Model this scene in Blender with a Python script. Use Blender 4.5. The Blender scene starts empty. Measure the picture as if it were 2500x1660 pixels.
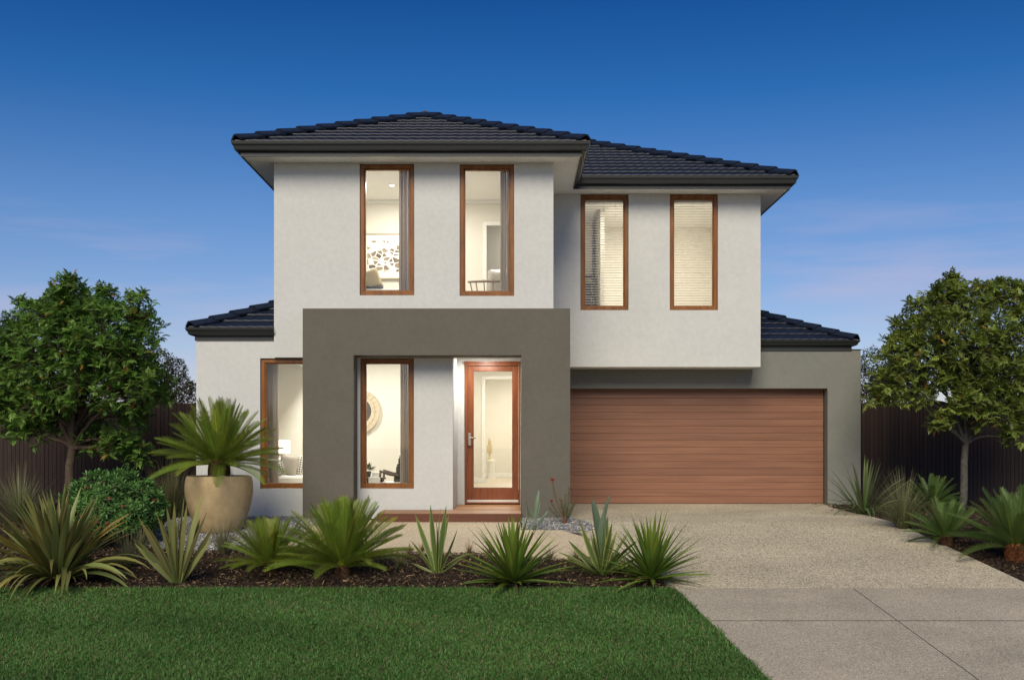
import bpy, bmesh, math, random
import numpy as np
from mathutils import Vector, Matrix, noise

R = math.radians
SC = bpy.context.scene
COL = SC.collection
rng = np.random.default_rng(7)
random.seed(7)

# ------------------------------------------------------------------ camera, sky, sun, exposure
EYE = 1.17          # eye height above the garage slab; +Y runs away from the camera, +X to the right
FPX = 2680.0        # focal length in pixels of the 2500 px wide photograph
CX, HZ = 1255.0, 1080.0
cam_d = bpy.data.cameras.new('camera')
cam = bpy.data.objects.new('camera', cam_d); COL.objects.link(cam)
cam.location = (0, 0, EYE); cam.rotation_euler = (R(90), 0, 0)
cam_d.sensor_width = 36; cam_d.lens = 36 * FPX / 2500
cam_d.shift_x = (1250 - CX) / 2500; cam_d.shift_y = (HZ - 830) / 2500
cam_d.clip_start = .05; cam_d.clip_end = 3000
SC.camera = cam

SUN_EL, SUN_AZ = R(36), R(188)     # compass style: 180 = from behind the camera, more = from the left
sun_d = bpy.data.lights.new('sun', 'SUN'); sun_d.energy = 3.6; sun_d.angle = R(34); sun_d.color = (1, .88, .68)
sun = bpy.data.objects.new('sun', sun_d); COL.objects.link(sun)
sdir = Vector((math.sin(SUN_AZ) * math.cos(SUN_EL), math.cos(SUN_AZ) * math.cos(SUN_EL), math.sin(SUN_EL)))
sun.rotation_euler = sdir.to_track_quat('Z', 'Y').to_euler(); sun.location = sdir * 40

W = bpy.data.worlds.new('World'); SC.world = W; W.use_nodes = True
def build_sky():
    nt = W.node_tree; N = nt.nodes; L = nt.links; N.clear()
    out = N.new('ShaderNodeOutputWorld'); bg = N.new('ShaderNodeBackground'); bg.inputs[1].default_value = .12
    sky = N.new('ShaderNodeTexSky'); sky.sky_type = 'NISHITA'; sky.sun_disc = False
    sky.sun_elevation = SUN_EL; sky.sun_rotation = SUN_AZ; sky.air_density = 1.0; sky.dust_density = .3; sky.ozone_density = 3.0
    tc = N.new('ShaderNodeTexCoord'); sp = N.new('ShaderNodeSeparateXYZ'); L.new(tc.outputs['Generated'], sp.inputs[0])
    cr = N.new('ShaderNodeValToRGB'); L.new(sp.outputs[2], cr.inputs[0])
    els = cr.color_ramp.elements
    els[0].position = 0.0; els[0].color = (.76, .68, .78, 1)
    els[1].position = .42; els[1].color = (.012, .20, .50, 1)
    for p, c in ((.10, (.62, .61, .75, 1)), (.20, (.40, .54, .75, 1)), (.30, (.115, .38, .67, 1))):
        e = els.new(p); e.color = c
    mul = N.new('ShaderNodeMix'); mul.data_type = 'RGBA'; mul.blend_type = 'MULTIPLY'; mul.inputs[0].default_value = 1
    L.new(sky.outputs[0], mul.inputs[6]); L.new(cr.outputs[0], mul.inputs[7])
    # thin streaks of pinkish high cloud
    mp = N.new('ShaderNodeMapping'); mp.inputs['Scale'].default_value = (1.6, 1.6, 13); L.new(tc.outputs['Generated'], mp.inputs[0])
    ns = N.new('ShaderNodeTexNoise'); ns.inputs['Scale'].default_value = 1.7; ns.inputs['Detail'].default_value = 5; ns.inputs['Roughness'].default_value = .55
    L.new(mp.outputs[0], ns.inputs[0])
    c1 = N.new('ShaderNodeValToRGB'); L.new(ns.outputs[0], c1.inputs[0])
    c1.color_ramp.elements[0].position = .46; c1.color_ramp.elements[1].position = .74
    c2 = N.new('ShaderNodeValToRGB'); L.new(sp.outputs[2], c2.inputs[0])
    e2 = c2.color_ramp.elements; e2[0].position = .0; e2[0].color = (.6, .6, .6, 1); e2[1].position = .245; e2[1].color = (0, 0, 0, 1)
    e = e2.new(.15); e.color = (.6, .6, .6, 1)
    m = N.new('ShaderNodeMath'); m.operation = 'MULTIPLY'; L.new(c1.outputs[0], m.inputs[0]); L.new(c2.outputs[0], m.inputs[1])
    mx = N.new('ShaderNodeMix'); mx.data_type = 'RGBA'; L.new(m.outputs[0], mx.inputs[0]); L.new(mul.outputs[2], mx.inputs[6]); mx.inputs[7].default_value = (4.6, 4.1, 5.4, 1)
    L.new(mx.outputs[2], bg.inputs[0]); L.new(bg.outputs[0], out.inputs[0])
build_sky()
vs = SC.view_settings
vs.view_transform = 'Standard'; vs.look = 'None'; vs.exposure = 0.0; vs.gamma = 1.0; vs.use_curve_mapping = False
SC.cycles.use_denoising = True
try: SC.cycles.denoiser = 'OPENIMAGEDENOISE'
except Exception: pass
SC.cycles.max_bounces = 8; SC.cycles.transparent_max_bounces = 12
SC.cycles.sample_clamp_indirect = 4.0

# ------------------------------------------------------------------ measuring helpers
def gz(y):
    """height of the ground at distance y: nearly level by the house, falling to the street"""
    if y >= 20.6: return 0.0
    if y >= 16.8: return -.05 + .05 * (y - 16.8) / 3.8
    if y >= 6.0: return -.05 - .1 * (16.8 - y)
    return -1.13
def PX(px, y): return (px - CX) / FPX * y
def PZ(py, y): return EYE + (HZ - py) / FPX * y
def G(px, py):
    """point of the ground seen at a measured place of the photograph"""
    k = (py - HZ) / FPX
    lo, hi = 1.0, 21.5
    for _ in range(60):
        m = (lo + hi) / 2
        if EYE - k * m < gz(m): hi = m
        else: lo = m
    return Vector(((px - CX) / FPX * lo, lo, gz(lo)))

# ------------------------------------------------------------------ object helpers
def link(o, parent=None):
    COL.objects.link(o)
    if parent is not None: o.parent = parent
    return o
def tag(o, label=None, cat=None, group=None, kind=None):
    if label: o['label'] = label
    if cat: o['category'] = cat
    if group: o['group'] = group
    if kind: o['kind'] = kind
    return o
def empty(name, loc, label=None, cat=None, group=None, rz=0):
    o = bpy.data.objects.new(name, None); link(o); o.location = loc; o.rotation_euler = (0, 0, rz); o.empty_display_size = .1
    return tag(o, label, cat, group)
def mobj(name, me, mat, parent=None, loc=None, mtx=None):
    o = bpy.data.objects.new(name, me); link(o, parent)
    if mat is not None and not me.materials: me.materials.append(mat)
    if loc is not None: o.location = loc
    if mtx is not None: o.matrix_basis = mtx
    return o

class MB:
    """collects boxes, tubes and loose faces into one mesh"""
    def __init__(s): s.v = []; s.f = []; s.c = None
    def add(s, vs, fs):
        n = len(s.v); s.v += [tuple(v) for v in vs]; s.f += [tuple(i + n for i in f) for f in fs]; return s
    def box(s, x0, x1, y0, y1, z0, z1, m=None):
        vs = [Vector(p) for p in ((x0, y0, z0), (x1, y0, z0), (x1, y1, z0), (x0, y1, z0), (x0, y0, z1), (x1, y0, z1), (x1, y1, z1), (x0, y1, z1))]
        if m is not None: vs = [m @ v for v in vs]
        return s.add(vs, [(0, 3, 2, 1), (4, 5, 6, 7), (0, 1, 5, 4), (1, 2, 6, 5), (2, 3, 7, 6), (3, 0, 4, 7)])
    def tube(s, pts, rad, n=6, cap=True):
        pts = [Vector(p) for p in pts]
        if not hasattr(rad, '__len__'): rad = [rad] * len(pts)
        base = len(s.v); prev = None
        for i, p in enumerate(pts):
            t = (pts[min(i + 1, len(pts) - 1)] - pts[max(i - 1, 0)]).normalized()
            a = Vector((0, 0, 1)) if abs(t.z) < .9 else Vector((1, 0, 0))
            if prev is not None: a = prev
            u = (a - t * a.dot(t)).normalized(); prev = u; w = t.cross(u)
            for k in range(n):
                q = 2 * math.pi * k / n
                s.v.append(tuple(p + (u * math.cos(q) + w * math.sin(q)) * rad[i]))
        for i in range(len(pts) - 1):
            for k in range(n):
                a0 = base + i * n + k; a1 = base + i * n + (k + 1) % n
                s.f.append((a0, a1, a1 + n, a0 + n))
        if cap:
            s.f.append(tuple(base + k for k in reversed(range(n)))); e = base + (len(pts) - 1) * n
            s.f.append(tuple(e + k for k in range(n)))
        return s
    def lathe(s, prof, n=32, c=(0, 0, 0)):
        base = len(s.v)
        for r, z in prof:
            for k in range(n):
                q = 2 * math.pi * k / n; s.v.append((c[0] + r * math.cos(q), c[1] + r * math.sin(q), c[2] + z))
        for i in range(len(prof) - 1):
            for k in range(n):
                a0 = base + i * n + k; a1 = base + i * n + (k + 1) % n
                s.f.append((a0, a1, a1 + n, a0 + n))
        return s
    def mesh(s, name, smooth=False):
        me = bpy.data.meshes.new(name); me.from_pydata(s.v, [], s.f); me.validate(); me.update()
        if smooth: me.polygons.foreach_set('use_smooth', [True] * len(me.polygons))
        return me
    def build(s, name, mat, parent=None, smooth=False, loc=None, bevel=0):
        me = s.mesh(name, smooth)
        o = mobj(name, me, mat, parent, loc)
        if bevel:
            m = o.modifiers.new('bevel', 'BEVEL'); m.width = bevel; m.segments = 2; m.limit_method = 'ANGLE'
        return o

def np_mesh(name, V, F, C=None, smooth=False):
    """fast mesh from arrays: V (n,3), F (m,3 or 4), C per-vertex colour (n,3)"""
    me = bpy.data.meshes.new(name); k = F.shape[1]
    me.vertices.add(len(V)); me.vertices.foreach_set('co', V.astype(np.float32).ravel())
    me.loops.add(F.size); me.loops.foreach_set('vertex_index', F.astype(np.int32).ravel())
    me.polygons.add(len(F)); me.polygons.foreach_set('loop_start', np.arange(0, F.size, k, dtype=np.int32))
    me.polygons.foreach_set('loop_total', np.full(len(F), k, dtype=np.int32))
    if smooth: me.polygons.foreach_set('use_smooth', np.ones(len(F), dtype=bool))
    me.update(calc_edges=True)
    if C is not None:
        at = me.color_attributes.new('tint', 'FLOAT_COLOR', 'POINT')
        at.data.foreach_set('color', np.concatenate([C, np.ones((len(C), 1))], 1).astype(np.float32).ravel())
    return me

# ------------------------------------------------------------------ materials
MATS = {}
def new_mat(name):
    m = bpy.data.materials.new(name); m.use_nodes = True
    nt = m.node_tree; return m, nt, nt.nodes, nt.links, nt.nodes['Principled BSDF']
def setp(b, **k):
    for a, v in k.items():
        a = {'rough': 'Roughness', 'spec': 'Specular IOR Level', 'metal': 'Metallic', 'sheen': 'Sheen Weight', 'trans': 'Transmission Weight', 'coat': 'Coat Weight'}.get(a, a)
        b.inputs[a].default_value = v
def rgba(c): return (c[0], c[1], c[2], 1)
def noise_node(N, L, vec, scale, detail=4, rough=.55):
    n = N.new('ShaderNodeTexNoise'); n.inputs['Scale'].default_value = scale; n.inputs['Detail'].default_value = detail; n.inputs['Roughness'].default_value = rough
    if vec is not None: L.new(vec, n.inputs['Vector'])
    return n
def ramp(N, L, src, stops):
    r = N.new('ShaderNodeValToRGB'); L.new(src, r.inputs[0]); e = r.color_ramp.elements
    e[0].position, e[0].color = stops[0][0], rgba(stops[0][1]); e[1].position, e[1].color = stops[-1][0], rgba(stops[-1][1])
    for p, c in stops[1:-1]: x = e.new(p); x.color = rgba(c)
    return r
def bump(N, L, h, b, strength=.3, dist=.01):
    n = N.new('ShaderNodeBump'); n.inputs['Strength'].default_value = strength; n.inputs['Distance'].default_value = dist
    L.new(h, n.inputs['Height']); L.new(n.outputs[0], b.inputs['Normal'])
def mapping(N, L, src, scale):
    m = N.new('ShaderNodeMapping'); m.inputs['Scale'].default_value = scale; L.new(src, m.inputs[0]); return m
def geo_pos(N): return N.new('ShaderNodeNewGeometry').outputs['Position']

def stucco(name, c, var=.06):
    m, nt, N, L, b = new_mat(name); p = geo_pos(N)
    n1 = noise_node(N, L, p, 1.5, 7, .68); n2 = noise_node(N, L, p, 160, 3, .6); n3 = noise_node(N, L, p, 14, 4, .6)
    lo = tuple(x * (1 - var) for x in c); hi = tuple(x * (1 + var) for x in c)
    r1 = ramp(N, L, n1.outputs[0], ((.3, lo), (.7, hi)))
    r2 = ramp(N, L, n3.outputs[0], ((.3, (.95, .95, .95)), (.7, (1.04, 1.04, 1.04))))
    mx = N.new('ShaderNodeMix'); mx.data_type = 'RGBA'; mx.blend_type = 'MULTIPLY'; mx.inputs[0].default_value = 1
    L.new(r1.outputs[0], mx.inputs[6]); L.new(r2.outputs[0], mx.inputs[7]); L.new(mx.outputs[2], b.inputs['Base Color'])
    ad = N.new('ShaderNodeMath'); ad.operation = 'ADD'; L.new(n2.outputs[0], ad.inputs[0]); L.new(n3.outputs[0], ad.inputs[1])
    bump(N, L, ad.outputs[0], b, .25, .006); setp(b, rough=.92, spec=.2); return m
def plain(name, c, rough=.6, metal=0, spec=.5, nscale=30, var=.08):
    m, nt, N, L, b = new_mat(name); tc = N.new('ShaderNodeTexCoord')
    n = noise_node(N, L, tc.outputs['Object'], nscale)
    r = ramp(N, L, n.outputs[0], ((.3, tuple(x * (1 - var) for x in c)), (.7, tuple(x * (1 + var) for x in c))))
    L.new(r.outputs[0], b.inputs['Base Color']); setp(b, rough=rough, metal=metal, spec=spec); return m
def timber(name, dark, light, stretch, rough=.45, tone=.18, scale=1.0):
    """grain stretched along the axis with the small number; every piece gets its own tone and offset"""
    m, nt, N, L, b = new_mat(name); tc = N.new('ShaderNodeTexCoord'); oi = N.new('ShaderNodeObjectInfo')
    off = N.new('ShaderNodeVectorMath'); off.operation = 'MULTIPLY_ADD'
    cb = N.new('ShaderNodeCombineXYZ'); [L.new(oi.outputs['Random'], cb.inputs[i]) for i in range(3)]
    L.new(cb.outputs[0], off.inputs[0]); off.inputs[1].default_value = (37, 21, 53); L.new(tc.outputs['Object'], off.inputs[2])
    mp = mapping(N, L, off.outputs[0], tuple(s * scale for s in stretch))
    n = noise_node(N, L, mp.outputs[0], 1, 6, .62); n2 = noise_node(N, L, mp.outputs[0], 4, 3, .6)
    r = ramp(N, L, n.outputs[0], ((.25, dark), (.52, tuple((a + c) / 2 for a, c in zip(dark, light))), (.75, light)))
    hs = N.new('ShaderNodeHueSaturation'); L.new(r.outputs[0], hs.inputs['Color'])
    mr = N.new('ShaderNodeMapRange'); mr.inputs['To Min'].default_value = 1 - tone; mr.inputs['To Max'].default_value = 1 + tone
    L.new(oi.outputs['Random'], mr.inputs[0]); L.new(mr.outputs[0], hs.inputs['Value']); L.new(hs.outputs[0], b.inputs['Base Color'])
    bump(N, L, n2.outputs[0], b, .12, .003); setp(b, rough=rough, spec=.4); return m
def glass_mat():
    m, nt, N, L, b = new_mat('window glass'); N.remove(b)
    tr = N.new('ShaderNodeBsdfTransparent'); tr.inputs[0].default_value = (.96, .97, .96, 1)
    gl = N.new('ShaderNodeBsdfGlossy'); gl.inputs['Roughness'].default_value = .01
    fr = N.new('ShaderNodeFresnel'); fr.inputs[0].default_value = 1.45
    mx = N.new('ShaderNodeMixShader'); L.new(fr.outputs[0], mx.inputs[0]); L.new(tr.outputs[0], mx.inputs[1]); L.new(gl.outputs[0], mx.inputs[2])
    L.new(mx.outputs[0], N['Material Output'].inputs[0]); return m
def emit(name, c, s):
    m, nt, N, L, b = new_mat(name); setp(b, **{'Base Color': rgba(c), 'Emission Color': rgba(c), 'Emission Strength': s}); return m
def foliage(name, tint_attr=True, c=(.06, .11, .03), rough=.45, transl=.25, var=.35, hue=.02):
    """leaf: colour from the mesh tint (mass foliage) or varied per leaf object"""
    m, nt, N, L, b = new_mat(name)
    if tint_attr:
        a = N.new('ShaderNodeVertexColor'); a.layer_name = 'tint'; col = a.outputs[0]
    else:
        oi = N.new('ShaderNodeObjectInfo'); hs = N.new('ShaderNodeHueSaturation'); hs.inputs['Color'].default_value = rgba(c)
        mr = N.new('ShaderNodeMapRange'); mr.inputs['To Min'].default_value = 1 - var; mr.inputs['To Max'].default_value = 1 + var; L.new(oi.outputs['Random'], mr.inputs[0])
        ml = N.new('ShaderNodeMath'); ml.operation = 'MULTIPLY'; L.new(oi.outputs['Random'], ml.inputs[0]); ml.inputs[1].default_value = 7.31
        fr = N.new('ShaderNodeMath'); fr.operation = 'FRACT'; L.new(ml.outputs[0], fr.inputs[0])
        m2 = N.new('ShaderNodeMapRange'); m2.inputs['To Min'].default_value = .5 - hue; m2.inputs['To Max'].default_value = .5 + hue; L.new(fr.outputs[0], m2.inputs[0])
        L.new(mr.outputs[0], hs.inputs['Value']); L.new(m2.outputs[0], hs.inputs['Hue'])
        a = N.new('ShaderNodeVertexColor'); a.layer_name = 'tint'
        mx = N.new('ShaderNodeMix'); mx.data_type = 'RGBA'; mx.blend_type = 'MULTIPLY'; mx.inputs[0].default_value = 1
        L.new(hs.outputs[0], mx.inputs[6]); L.new(a.outputs[0], mx.inputs[7]); col = mx.outputs[2]
    L.new(col, b.inputs['Base Color']); setp(b, rough=rough, spec=.35)
    tl = N.new('ShaderNodeBsdfTranslucent'); L.new(col, tl.inputs[0])
    mxs = N.new('ShaderNodeMixShader'); mxs.inputs[0].default_value = transl
    L.new(b.outputs[0], mxs.inputs[1]); L.new(tl.outputs[0], mxs.inputs[2]); L.new(mxs.outputs[0], N['Material Output'].inputs[0]); return m
def speckle(name, cols, scale, rough=.85, bumpd=.004, big=.12):
    """exposed aggregate and concrete: fine grains over slow blotches"""
    m, nt, N, L, b = new_mat(name); p = geo_pos(N)
    v = N.new('ShaderNodeTexVoronoi'); v.inputs['Scale'].default_value = scale; L.new(p, v.inputs['Vector'])
    sx = N.new('ShaderNodeSeparateColor'); L.new(v.outputs['Color'], sx.inputs[0])
    r = ramp(N, L, sx.outputs[0], cols)
    n = noise_node(N, L, p, .7, 6, .6); r2 = ramp(N, L, n.outputs[0], ((.3, (1 - big,) * 3), (.7, (1 + big,) * 3)))
    n4 = noise_node(N, L, p, scale * .35, 3, .6); r3 = ramp(N, L, n4.outputs[0], ((.3, (.86,) * 3), (.7, (1.12,) * 3)))
    mx = N.new('ShaderNodeMix'); mx.data_type = 'RGBA'; mx.blend_type = 'MULTIPLY'; mx.inputs[0].default_value = 1
    L.new(r.outputs[0], mx.inputs[6]); L.new(r2.outputs[0], mx.inputs[7])
    my = N.new('ShaderNodeMix'); my.data_type = 'RGBA'; my.blend_type = 'MULTIPLY'; my.inputs[0].default_value = 1
    L.new(mx.outputs[2], my.inputs[6]); L.new(r3.outputs[0], my.inputs[7]); L.new(my.outputs[2], b.inputs['Base Color'])
    bump(N, L, v.outputs['Distance'], b, .6, bumpd); setp(b, rough=rough, spec=.3); return m

M_white = stucco('white render', (.565, .578, .565), .03)
M_taupe = stucco('taupe render', (.125, .117, .098), .06)
M_greyw = stucco('grey render', (.195, .20, .18), .05)
M_soffit = plain('soffit paint', (.86, .86, .83), .7)
M_gutter = plain('dark metal gutter', (.019, .022, .022), .45, 0, .5)
M_tile = plain('dark glazed roof tile', (.012, .018, .034), .45, 0, .30, 9, .3)
M_frame = timber('stained window timber', (.12, .036, .005), (.30, .115, .018), (14, 14, 2), .4, .10)
M_door = timber('red stained door timber', (.12, .030, .009), (.27, .085, .028), (16, 16, 1.6), .4, .08)
M_gdoor = timber('garage door timber', (.175, .076, .042), (.285, .138, .082), (.8, 24, 30), .5, .10)
M_deck = timber('deck timber', (.20, .085, .030), (.40, .20, .085), (1.6, 26, 26), .5, .14)
M_riser = timber('dark deck riser', (.085, .026, .012), (.14, .05, .024), (1.6, 26, 26), .5, .08)
M_fence = timber('dark fence timber', (.020, .011, .009), (.042, .024, .019), (30, 30, 1.2), .7, .25)
M_glass = glass_mat()
M_iwall = plain('interior wall paint', (.74, .71, .63), .8, 0, .2, 3, .02)
M_iceil = plain('interior ceiling paint', (.82, .81, .77), .8, 0, .2, 3, .02)
M_ifloor = timber('pale timber floor', (.42, .36, .27), (.56, .49, .38), (1.2, 20, 20), .35, .08)
M_steel = plain('brushed steel', (.62, .58, .5), .25, 1.0)

# ------------------------------------------------------------------ ground sheets
M_soil = plain('bare soil', (.06, .042, .028), .95, 0, .1, 8, .3)
M_mulchbed = plain('mulch bed soil', (.035, .024, .017), .95, 0, .1, 40, .5)
M_turf = plain('turf thatch', (.045, .075, .018), .95, 0, .1, 25, .35)
M_aggr = speckle('exposed aggregate', ((0, (.10, .09, .07)), (.16, (.30, .265, .19)), (.5, (.53, .475, .345)), (1, (.74, .67, .51))), 85, .8, .006, .16)
M_conc = speckle('concrete slab', ((0, (.17, .15, .115)), (.25, (.34, .305, .24)), (.6, (.45, .405, .32)), (1, (.56, .51, .41))), 130, .85, .003, .20)
M_path = speckle('path aggregate', ((0, (.34, .28, .19)), (.3, (.52, .44, .30)), (1, (.70, .60, .43))), 85, .8, .004, .08)  # lightened and yellowed: glow of the porch light is put into the colour
M_gravelbed = speckle('gravel fines', ((0, (.16, .16, .16)), (1, (.34, .34, .33))), 60, .9, .006, .1)
BREAKS = (6.0, 16.8, 20.6)
def sheet(name, poly, dz, mat, thick=.06, parent=None, kind='structure'):
    bm = bmesh.new()
    bm.faces.new([bm.verts.new((p[0], p[1], 0)) for p in poly])
    for yb in BREAKS:
        bmesh.ops.bisect_plane(bm, geom=bm.verts[:] + bm.edges[:] + bm.faces[:], plane_co=(0, yb, 0), plane_no=(0, 1, 0))
    bmesh.ops.recalc_face_normals(bm, faces=bm.faces[:])
    for f in bm.faces:
        if f.normal.z < 0: f.normal_flip()
    bd = [e for e in bm.edges if e.is_boundary]
    for v in bm.verts: v.co.z = gz(v.co.y) + dz
    r = bmesh.ops.extrude_edge_only(bm, edges=bd)
    for v in r['geom']:
        if isinstance(v, bmesh.types.BMVert): v.co.z -= thick
    me = bpy.data.meshes.new(name); bm.to_mesh(me); bm.free()
    o = mobj(name, me, mat, parent)
    if kind and parent is None: o['kind'] = kind
    return o

def lerp_x(a, b):
    return lambda y: a.x + (b.x - a.x) * (y - a.y) / (b.y - a.y)
YB = G(1250, 1435).y                                   # back edge of the lawn, front edge of the beds
XL = lerp_x(G(1650, 1436), G(1880, 1660))              # left edge of the drive
XJ = lerp_x(G(2080, 1434), G(2390, 1660))              # long joint of the crossover
XR = lerp_x(G(2026, 1238), G(2500, 1421))              # right edge of the drive
YC = G(2100, 1515).y                                   # cross joint
YN = 6.2                                               # where the crossover meets the street

# the ground itself, out to the horizon
ys = [-400, -20, 6.0, 16.8, 20.6, 60, 1500]; mb = MB()
for a, b in zip(ys, ys[1:]):
    mb.add([(-1500, a, gz(a) - .06), (1500, a, gz(a) - .06), (1500, b, gz(b) - .06), (-1500, b, gz(b) - .06)], [(0, 1, 2, 3)])
o = mb.build('ground', M_soil); o['kind'] = 'structure'

bedR0, bedR1 = G(1640, 1432), G(1500, 1352)            # right end of the front bed
sheet('garden_bed', [(-13, YB), (bedR0.x, YB), (bedR0.x, bedR0.y), (bedR1.x, bedR1.y), (.95, 16.6), (.95, 21.7), (-13, 21.7)], -.028, M_mulchbed)
sheet('garden_bed', [(XR(YB), YB), (13, YB), (13, 21.7), (6.2, 21.7), (XR(20.6), 20.6)], -.026, M_mulchbed)
sheet('lawn', [(-13, YN), (XL(YN) - .01, YN), (XL(YB) - .01, YB), (-13, YB)], -.012, M_turf)
sheet('lawn', [(XR(YN) + .01, YN), (13, YN), (13, YB), (XR(YB) + .01, YB)], -.012, M_turf)
sheet('street', [(-60, -20), (60, -20), (60, YN - .02), (-60, YN - .02)], -.02, M_conc)
# drive: aggregate in front of the garage
sheet('driveway', [(XL(YB) , YB + .008), (XR(YB), YB + .008), (XR(20.0), 20.0), (6.02, 20.6), (6.02, 20.98), (.80, 20.98), (.80, 16.78), (1.02, 15.6), (bedR1.x + .02, bedR1.y), (bedR0.x + .03, bedR0.y)], .004, M_aggr)
# path in front of the porch
pf = [G(700, 1330), G(931, 1346), G(1147, 1348), G(1360, 1362), G(1500, 1356)]
sheet('path', [(p.x, p.y) for p in pf] + [(1.00, 15.6), (.70, 16.12), (.10, 16.14), (.10, 17.2), (-2.5, 17.2), (-3.1, 16.4)], .002, M_path)
# gravel
GR_L = [(p.x, p.y) for p in (G(330, 1330), G(470, 1345), G(620, 1335), G(730, 1318))] + [(-3.0, 16.5), (-2.45, 17.5), (-2.5, 18.0), (-5.4, 18.0)]
GR_R = [(.12, 16.16), (.72, 16.14), (1.05, 16.0), (1.30, 16.3), (.98, 17.0), (.92, 17.4), (.12, 17.4)]
sheet('gravel_bed', GR_L, -.006, M_gravelbed); sheet('gravel_bed', GR_R, .008, M_gravelbed)
# crossover of four concrete slabs
cross = empty('crossover', (XJ(YC), YC, gz(YC))); cross['kind'] = 'structure'
def slab(poly):
    o = sheet('slab', poly, .003, M_conc, .06, cross); o.matrix_parent_inverse = cross.matrix_world.inverted()
    o.matrix_parent_inverse = Matrix.Translation(-Vector(cross.location)); return o
fl_ = sheet('joint_filler', [(XL(YN) + .03, YN + .03), (XR(YN) - .03, YN + .03), (XR(YB) - .03, YB - .03), (XL(YB) + .03, YB - .03)], .0018, plain('dark joint', (.04, .036, .03), .95), .03, cross); fl_.matrix_parent_inverse = Matrix.Translation(-Vector(cross.location))
g = .006
for (fa, sa, fb, sb) in ((XL, 0, XJ, -g), (XJ, g, XR, 0)):
    for (y0, y1) in ((YN, YC - .014), (YC + .014, YB)):
        slab([(fa(y0) + sa, y0), (fb(y0) + sb, y0), (fb(y1) + sb, y1), (fa(y1) + sa, y1)])

# ------------------------------------------------------------------ the house
YF, YL, YP, YR, YG, YD = 17.80, 17.86, 17.38, 20.04, 20.68, 19.37   # upper front, lower front, portal, upper right, garage, front door
XA, XB, XC = -3.892, .638, 4.50                                      # upper block left, step, right
ZS = 5.71                                                            # soffit
house = empty('house', (0, YF, -.1), 'two storey white rendered house with dark tiled hip roofs and timber garage door', 'house')
HI = Matrix.Translation((0, -YF, .1))
def part(o, parent=None):
    """parent a part built in world coordinates"""
    o.parent = parent or house
    if o.parent is house: o.matrix_parent_inverse = HI
    return o
def wall(name, x0, x1, z0, z1, y, t, holes, mat):
    """slab in the XZ plane with real openings"""
    xs = sorted({x0, x1, *[min(max(v, x0), x1) for h in holes for v in h[:2]]}); zs = sorted({z0, z1, *[min(max(v, z0), z1) for h in holes for v in h[2:]]})
    def solid(i, j):
        if i < 0 or j < 0 or i >= len(xs) - 1 or j >= len(zs) - 1: return False
        cx, cz = (xs[i] + xs[i + 1]) / 2, (zs[j] + zs[j + 1]) / 2
        return not any(h[0] < cx < h[1] and h[2] < cz < h[3] for h in holes)
    mb = MB(); idx = {}
    def V(i, j, k):
        if (i, j, k) not in idx: idx[(i, j, k)] = len(mb.v); mb.v.append((xs[i], y + t * k, zs[j]))
        return idx[(i, j, k)]
    for i in range(len(xs) - 1):
        for j in range(len(zs) - 1):
            if not solid(i, j): continue
            mb.f.append((V(i, j, 0), V(i + 1, j, 0), V(i + 1, j + 1, 0), V(i, j + 1, 0)))
            mb.f.append((V(i, j, 1), V(i, j + 1, 1), V(i + 1, j + 1, 1), V(i + 1, j, 1)))
            if not solid(i - 1, j): mb.f.append((V(i, j, 0), V(i, j + 1, 0), V(i, j + 1, 1), V(i, j, 1)))
            if not solid(i + 1, j): mb.f.append((V(i + 1, j, 0), V(i + 1, j, 1), V(i + 1, j + 1, 1), V(i + 1, j + 1, 0)))
            if not solid(i, j - 1): mb.f.append((V(i, j, 0), V(i, j, 1), V(i + 1, j, 1), V(i + 1, j, 0)))
            if not solid(i, j + 1): mb.f.append((V(i, j + 1, 0), V(i + 1, j + 1, 0), V(i + 1, j + 1, 1), V(i, j + 1, 1)))
    return part(mb.build(name, mat))
def hbox(name, x0, x1, y0, y1, z0, z1, mat, bevel=0):
    return part(MB().box(x0, x1, y0, y1, z0, z1).build(name, mat, bevel=bevel))

# window openings (x0, x1, z0, z1)
W1 = (PX(879, YF), PX(1010.4, YF), 3.56, 5.68); W2 = (PX(1123, YF), PX(1254.4, YF), 3.55, 5.675)
W3 = (PX(1418, YR), PX(1533.7, YR), 3.59, 5.695); W4 = (PX(1636, YR), PX(1752, YR), 3.59, 5.695)
W5 = (PX(636, YL), PX(757, YL), .425, 2.533); W6 = (PX(880.5, YL), PX(1009.6, YL), .425, 2.533)
e = .006
def op(w): return (w[0] - e, w[1] + e, w[2] - e, w[3] + e)
XE = -.996; XPI = .117
wall('wall', XA, XB, 2.548, ZS + .2, YF, .2, [op(W1), op(W2)], M_white)
wall('wall', XB - .1, XC, 2.548, ZS + .2, YR, .2, [op(W3), op(W4)], M_white)
wall('wall', -5.17, XE, -.15, 2.84, YL, .2, [op(W5), op(W6), (-3.885, XE + 1, 2.540, 3)], M_white)
hbox('wall', XA, XA + .2, YF + .2, 27, 2.56, ZS + .2, M_white)                  # upper left return
hbox('wall', XB - .2, XB, YF + .2, YR - .002, 2.56, ZS + .2, M_white)           # step between the blocks
hbox('wall', XC - .2, XC, YR + .2, 27, 2.56, ZS + .2, M_white)                  # upper right return
hbox('wall', -5.17, -4.97, YL + .2, 27, -.15, 2.84, M_white)
hbox('wall', 6.33, 6.53, YG + .232, 27, -.15, 2.90, M_greyw)
hbox('wall', XA, XC, 27, 27.2, -.15, ZS + .2, M_white); hbox('wall', -5.17, XA, 27, 27.2, -.15, 2.84, M_white); hbox('wall', XC, 6.53, 27, 27.2, -.15, 2.84, M_taupe)
hbox('soffit', XB + .002, XC - .003, YR + .2, YG + .02, 2.551, 2.62, M_soffit)  # underside of the overhang
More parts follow.
